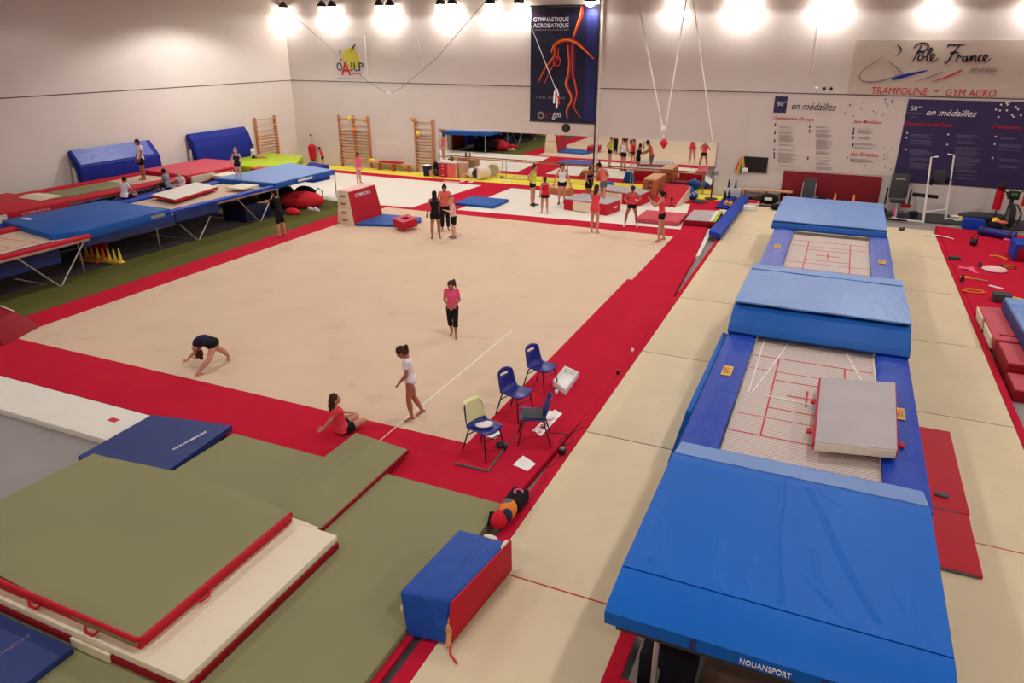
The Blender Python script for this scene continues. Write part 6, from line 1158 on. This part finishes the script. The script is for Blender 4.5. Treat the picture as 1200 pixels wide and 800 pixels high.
    if top:
        cb = MB(); rr = [r_ for r_ in TOR if hem <= r_[0] <= (.835 if topstyle == 'tee' else .80)]
        hw = [r_ for r_ in TOR if r_[0] >= hem][0]
        rings = [ring(hem-.02, hw[1]+.004, hw[2]+.004, hw[3], o_*(1.9 if topstyle == 'tee' else 1))]+[ring(*r_, off=o_*(1.35 if topstyle == 'tee' and r_[0] < .7 else 1)) for r_ in rr]
        cb.loft(rings)
        if topstyle == 'tee':
            for s in (-1, 1): a_, e_, w_, h_ = arms[s]; cb.caps(T(s*.05, 0, .8), a_, .043, .04).tube(a_-(e_-a_)*.05, a_.lerp(e_, sleeve) if sleeve <= 1 else e_, .040, .034 if sleeve < .9 else .031, 14)
        else:
            for s in (-1, 1): cb.path([T(s*.045, .05, .79), T(s*.05, .03, .825), T(s*.05, -.02, .84), T(s*.045, -.05, .80)], .012)
        put(cb, 'shirt' if topstyle == 'tee' else 'tank_top', top, voxel*1.1, 2)
    if bot:
        cb = MB(); cb.loft([ring(*r_, off=o_*.9) for r_ in TOR if .475 <= r_[0] <= .575])
        for s in (-1, 1):
            h_, kn, an, fd = legs[s]; f1 = min(botlen, 1); e_ = h_.lerp(kn, f1); r1 = .056+(.035-.056)*f1
            cb.caps(h_, h_.lerp(kn, .05), .064*thin, .064*thin).tube(h_, e_, (.056+o_)*thin, (r1+o_*1.25)*thin, 14)
            if botlen > 1:
                f2 = botlen-1; cb.ell(kn, ((.035+o_*.9),)*3).path([kn, kn.lerp(an, min(.35, f2)), kn.lerp(an, f2)], [(.035+o_), .037+o_, (.037+o_-.012*max(0, f2-.35)/.65)], 14)
        put(cb, 'shorts' if botlen <= 1 else 'leggings', bot, voxel*1.1, 2)
    if mid: put(MB().loft([ring(*r_, off=o_*.8) for r_ in TOR if .475 <= r_[0] <= .62]), 'leotard', mid, voxel*1.1, 2)
    if shoes:
        for s in (-1, 1):
            h_, kn, an, fd = legs[s]; dn = Vector((0, 0, -1)); put(MB().caps(an-fd*.02+dn*.018, an+fd*.1+dn*.026, .024, .019).caps(an, an+dn*.012, .025, .025), 'shoe' if shoes != 'c_white' or botlen > 1 else 'sock', shoes, voxel, 2)
    return t
def dwn(s, out=.16, fwd=.05): return ((s*out, fwd, -1), (s*out*.6, fwd+.12, -1))
def stride(k): return dict(lL=((-.05, k, -1), (-.03, k*.3-.15, -1)), lR=((.05, -k, -1), (.03, -k-.35, -1)), footR=(.1, 1, -.5))
# front group
person('girl in a pink T-shirt and black cropped leggings walking on the beige floor', g(531, 394), 176, 1.36, 'skin_tan', 'c_pink', 'c_black', ('hair_brown', 'ponyL'), headp=24, aL=((-.25, -.05, -1), (.55, .55, -.55)), aR=((.25, -.05, -1), (-.55, .55, -.55)), lL=((-.03, .16, -1), (0, .0, -1)), lR=((.02, -.02, -1), (-.1, -.35, -1)), botlen=1.4, kid=1.1, voxel=.006, sleeve=.6, hem=.53)
person('girl in a long white T-shirt with a long ponytail walking near the tape line', g(483, 491), 98, 1.42, 'skin_tan', 'c_white', None, ('hair_brown', 'pony'), headp=32, heady=0, bend=8, aL=((-.12, .12, -1), (.25, .55, -.8)), aR=((.1, .02, -1), (.02, .12, -1)), **stride(.12), hem=.475, kid=1.1, voxel=.006, sleeve=.55, mid='c_white')
person('girl in a coral T-shirt and black shorts sitting on the near red border', g(402, 507), -44, 1.5, 'skin', 'c_coral', 'c_black', ('hair_brown', 'long'), tilt=-20, bend=14, headp=2, heady=-30, pz=.115,
       aR=('w', g(373, 511)+Vector((0, 0, .035)), (.6, -1, .2), (-.1, -1, -.1)), aL=((-.25, .5, -.7), (.15, .95, -.35)), lL=((-.12, .97, .16), (-.75, -.3, -.3)), lR=((.16, .98, .14), (-.75, -.35, -.3)), footL=(-.9, .2, .1), footR=(-.9, .2, .1), botlen=.45, voxel=.006, hem=.53, sleeve=.65)
# bridge: hands and feet on the floor, belly up
bl0 = g(252, 424); 
fA, fB, hA = g(232, 440), g(268, 420), g(213, 431)
mid_ = (fA+fB)/2; back = (hA-mid_); 
print('BRIDGE', fA, fB, hA, mid_)
bdir = Vector((-.95, -.05, 0)).normalized()
phiB = math.degrees(math.atan2(bdir.x, -bdir.y))-24     # local -Y points along bdir
person('girl in dark leotard and black shorts in a bridge position on the beige floor', (mid_-bdir*.04)*1, phiB, 1.56, 'skin', 'c_navy', 'c_black', ('hair_brown', 'bun'), tilt=-66, bend=-94, headp=-18, pz=.56, topstyle='tank',
       aL=('w', hA+Vector((0, .0, .045)), (-.6, -.9, .3), (-.1, -1, -.1)), aR=('w', hA+Vector((.02, .42, .045)), (.6, -.9, .3), (.1, -1, -.1)),
       lL=('w', fA+Vector((0, 0, .06)), (-.5, 1.4, .5)), lR=('w', fB+Vector((0, 0, .06)), (.5, 1.4, .6)), footL=(-.9, .35, -.12), footR=(.7, .7, -.12), botlen=.25, hem=.58, voxel=.006)
# middle of the floor
person('girl in black seen from behind with long dark hair, in the trio', g(511, 280), 8, 1.64, 'skin_tan', 'c_black', 'c_black', ('hair_black', 'long'), aL=((-.4, -.1, -1), (-.1, .25, -1)), aR=((.3, .5, -.6), (.1, 1, .1)), botlen=.4, hem=.55, topstyle='tank', lL=((-.1, 0, -1), (-.03, 0, -1)), lR=((.1, .02, -1), (.02, -.03, -1)))
person('woman in a coral top and black trousers with a high bun, in the trio', g(522, 270), 190, 1.66, 'skin_tan', 'c_salmon', 'c_black', ('hair_black', 'bun'), headp=22, aL=((-.5, .4, -.6), (.2, .9, -.2)), aR=((.4, .4, -.8), (-.2, .9, -.2)), botlen=1.85, hem=.55)
person('blond child in a pale pink top and dark shorts, in the trio', g(532, 279), 115, 1.38, 'skin_pale', 'c_lightpink', 'c_black', ('hair_blond', 'short'), kid=1.1, aL=((-.3, .5, -.6), (0, .9, .3)), aR=((.5, -.5, -.8), (.4, -.6, -.9)), botlen=.7, hem=.56, topstyle='tank', shoes='c_grey')
person('boy in black T-shirt and long black shorts pointing at the left trampolines', g(330, 277), 75, 1.6, 'skin', 'c_black', 'c_black', ('hair_black', 'short'), headp=5, aL=((-.2, .9, -.35), (.0, 1, -.1)), aR=((.2, .9, -.35), (0, 1, -.1)), botlen=.95, hem=.5, sleeve=.7, lL=((-.06, .08, -1), (0, -.05, -1)), lR=((.1, -.1, -1), (.02, -.1, -1)))
# group by the mirror
person('girl in a lime yellow top and black shorts with a bun, hands on hips', g(624, 241), 245, 1.68, 'skin', 'c_lime', 'c_black', ('hair_brown', 'bun'), aL=((-.55, -.5, -.7), (.5, .4, -.7)), aR=((.55, -.5, -.7), (-.5, .4, -.7)), botlen=.3, topstyle='tank', shoes='c_black')
person('girl seen from behind in a red tank top and black shorts', g(638, 250), 5, 1.42, 'skin', 'c_red', 'c_black', ('hair_brown', 'pony'), kid=1.08, botlen=.38, topstyle='tank', hem=.53, lL=((-.1, 0, -1), (-.02, 0, -1)), lR=((.1, 0, -1), (.04, 0, -1)))
person('young woman in a white top and black shorts standing behind the near box mat', g(658, 239), 178, 1.7, 'skin', 'c_white', 'c_black', ('hair_brown', 'ponyR'), headp=22, aL=((-.4, .0, -1), (-.3, .12, -1)), aR=((.4, .0, -1), (.3, .12, -1)), botlen=.35, topstyle='tank', shoes='c_black')
person('girl in black crop top and shorts with one arm raised behind the box mat', g(689, 238), 205, 1.52, 'skin_tan', 'c_black', 'c_black', ('hair_brown', 'bun'), headp=12, aL=((-.6, .2, .3), (.3, .1, 1)), aR=((.4, .5, -.8), (.2, .9, -.3)), botlen=.4, topstyle='tank')
person('tall woman in a skin coloured top and grey shorts leaning forward by the box mats', g(706, 240), 55, 1.75, 'skin_tan', 'c_salmon', 'c_grey', ('hair_black', 'bun'), tilt=8, bend=16, aL=((-.3, .4, -.9), (.1, .9, -.3)), aR=((.3, .3, -.9), (-.1, .9, -.3)), botlen=.45, topstyle='tank')
person('girl in coral leotard and coral shorts stepping off the red border', g(696, 273), 335, 1.7, 'skin', 'c_coral', 'c_coral', ('hair_brown', 'long'), headp=6, aL=((-.3, .7, -.5), (.25, .5, .8)), aR=((.3, .7, -.5), (-.2, .5, .8)), botlen=.3, topstyle='tank', lL=((-.04, .02, -1), (0, 0, -1)), lR=((.1, -.05, -1), (.12, -.35, -1)))
person('boy in a dark cap, coral top and black shorts standing with legs apart', g(739, 265), 168, 1.5, 'skin_tan', 'c_coral', 'c_black', ('hair_black', 'short'), cap='c_navy', aL=((-.6, -.1, -.7), (.3, .8, -.2)), aR=((.55, -.1, -.8), (-.3, .8, -.2)), botlen=.3, topstyle='tank', hem=.57, lL=((-.3, .02, -1), (-.12, 0, -1)), lR=((.3, .02, -1), (.12, 0, -1)), shoes='c_white')
person('girl in coral top and black shorts raising her hands at the beige floor corner', g(773, 283), 75, 1.72, 'skin', 'c_coral', 'c_black', ('hair_black', 'pony'), headp=4, aL=((-.2, .7, -.6), (0, .6, .8)), aR=((.2, .6, -.7), (0, .8, .6)), botlen=.3, topstyle='tank', hem=.55, lL=((-.08, .08, -1), (0, 0, -1)), lR=((.08, -.12, -1), (.04, -.2, -1)))
person('girl in a pink T-shirt standing on the white carpet behind the vault block', g(421, 215), 235, 1.42, 'skin', 'c_pink', 'c_lightpink', ('hair_black', 'short'), kid=1.08, botlen=.3, hem=.53)
person('small girl in coral top and black shorts reaching for the red punch bag', g(379, 197), 100, 1.12, 'skin_tan', 'c_coral', 'c_black', ('hair_brown', 'short'), tilt=10, kid=1.12, aL=((-.3, .7, .4), (0, .3, 1)), aR=((.3, .7, .3), (0, .3, 1)), botlen=.4, topstyle='tank')
# left trampolines
person('boy in a white T-shirt and black shorts standing on the far left trampoline', g(169, 211, 1.12)+Vector((0, 0, 0)), 140, 1.6, 'skin_tan', 'c_white', 'c_black', ('hair_black', 'short'), tilt=-6, headp=20, aL=((-.1, .1, -1), (.1, .5, -1)), aR=((.1, .15, -1), (0, .4, -1)), botlen=.6, hem=.53)
person('girl in a navy top and black shorts standing on the blue edged left trampoline', g(281, 213, 1.1), 185, 1.3, 'skin_pale', 'c_navy', 'c_black', ('hair_blond', 'bun'), kid=1.1, headp=16, aR=((.35, .2, -.9), (.3, .2, -1)), aL=((-.3, -.1, -.9), (.2, .2, -1)), botlen=.3, topstyle='tank')
person('boy in a white T-shirt seen from behind sitting between the left trampolines', g(147, 233, .98), 345, 1.5, 'skin', 'c_white', 'c_black', ('hair_black', 'short'), pz=.11, tilt=4, bend=12, aL=((-.3, .3, -.9), (0, .8, -.5)), aR=((.3, .3, -.9), (0, .8, -.5)), lL=((-.3, .95, .1), (.6, .4, -.25)), lR=((.3, .95, .1), (-.6, .4, -.25)), hem=.52, botlen=.6)
person('boy in a grey T-shirt sitting left of the blond child by the far left trampoline', g(197, 221, .98), 80, 1.45, 'skin_tan', 'c_bluegrey', 'c_navy', ('hair_black', 'short'), pz=.11, tilt=-4, bend=14, aL=((-.2, .3, -.9), (0, .9, -.3)), aR=((.2, .3, -.9), (0, .9, -.3)), lL=((-.15, .95, .45), (0, .3, -.95)), lR=((.15, .95, .45), (0, .3, -.95)), hem=.52, botlen=.7)
person('blond child in a white T-shirt sitting right of the boy in grey', g(214, 222, .98), 170, 1.3, 'skin_pale', 'c_white', 'c_coral', ('hair_blond', 'short'), kid=1.1, pz=.1, tilt=-2, bend=12, aL=((-.5, .4, -.7), (.0, .9, -.2)), aR=((.7, .3, -.5), (.6, .7, -.1)), lL=((-.3, .95, .1), (.6, .4, -.25)), lR=((.3, .95, .1), (-.6, .4, -.25)), hem=.52, botlen=.6)
person('small child in black and white sitting on the lime green landing mat', g(297, 185, .98), 260, 1.2, 'skin', 'c_white', 'c_black', ('hair_black', 'short'), kid=1.12, pz=.09, tilt=-6, bend=14, aL=((-.2, -.5, -.8), (0, -.3, -1)), aR=((.2, .3, -.9), (0, .8, -.4)), lL=((-.2, 1, 0), (0, 1, -.03)), lR=((.2, 1, 0), (0, 1, -.03)), hem=.52, botlen=.6)
# ------------------------------------------------------------------ view
sc = bpy.context.scene; sc.view_settings.view_transform = 'Standard'; sc.view_settings.look = 'None'; sc.view_settings.gamma = 1; sc.view_settings.use_curve_mapping = False
sc.view_settings.exposure = 0.0
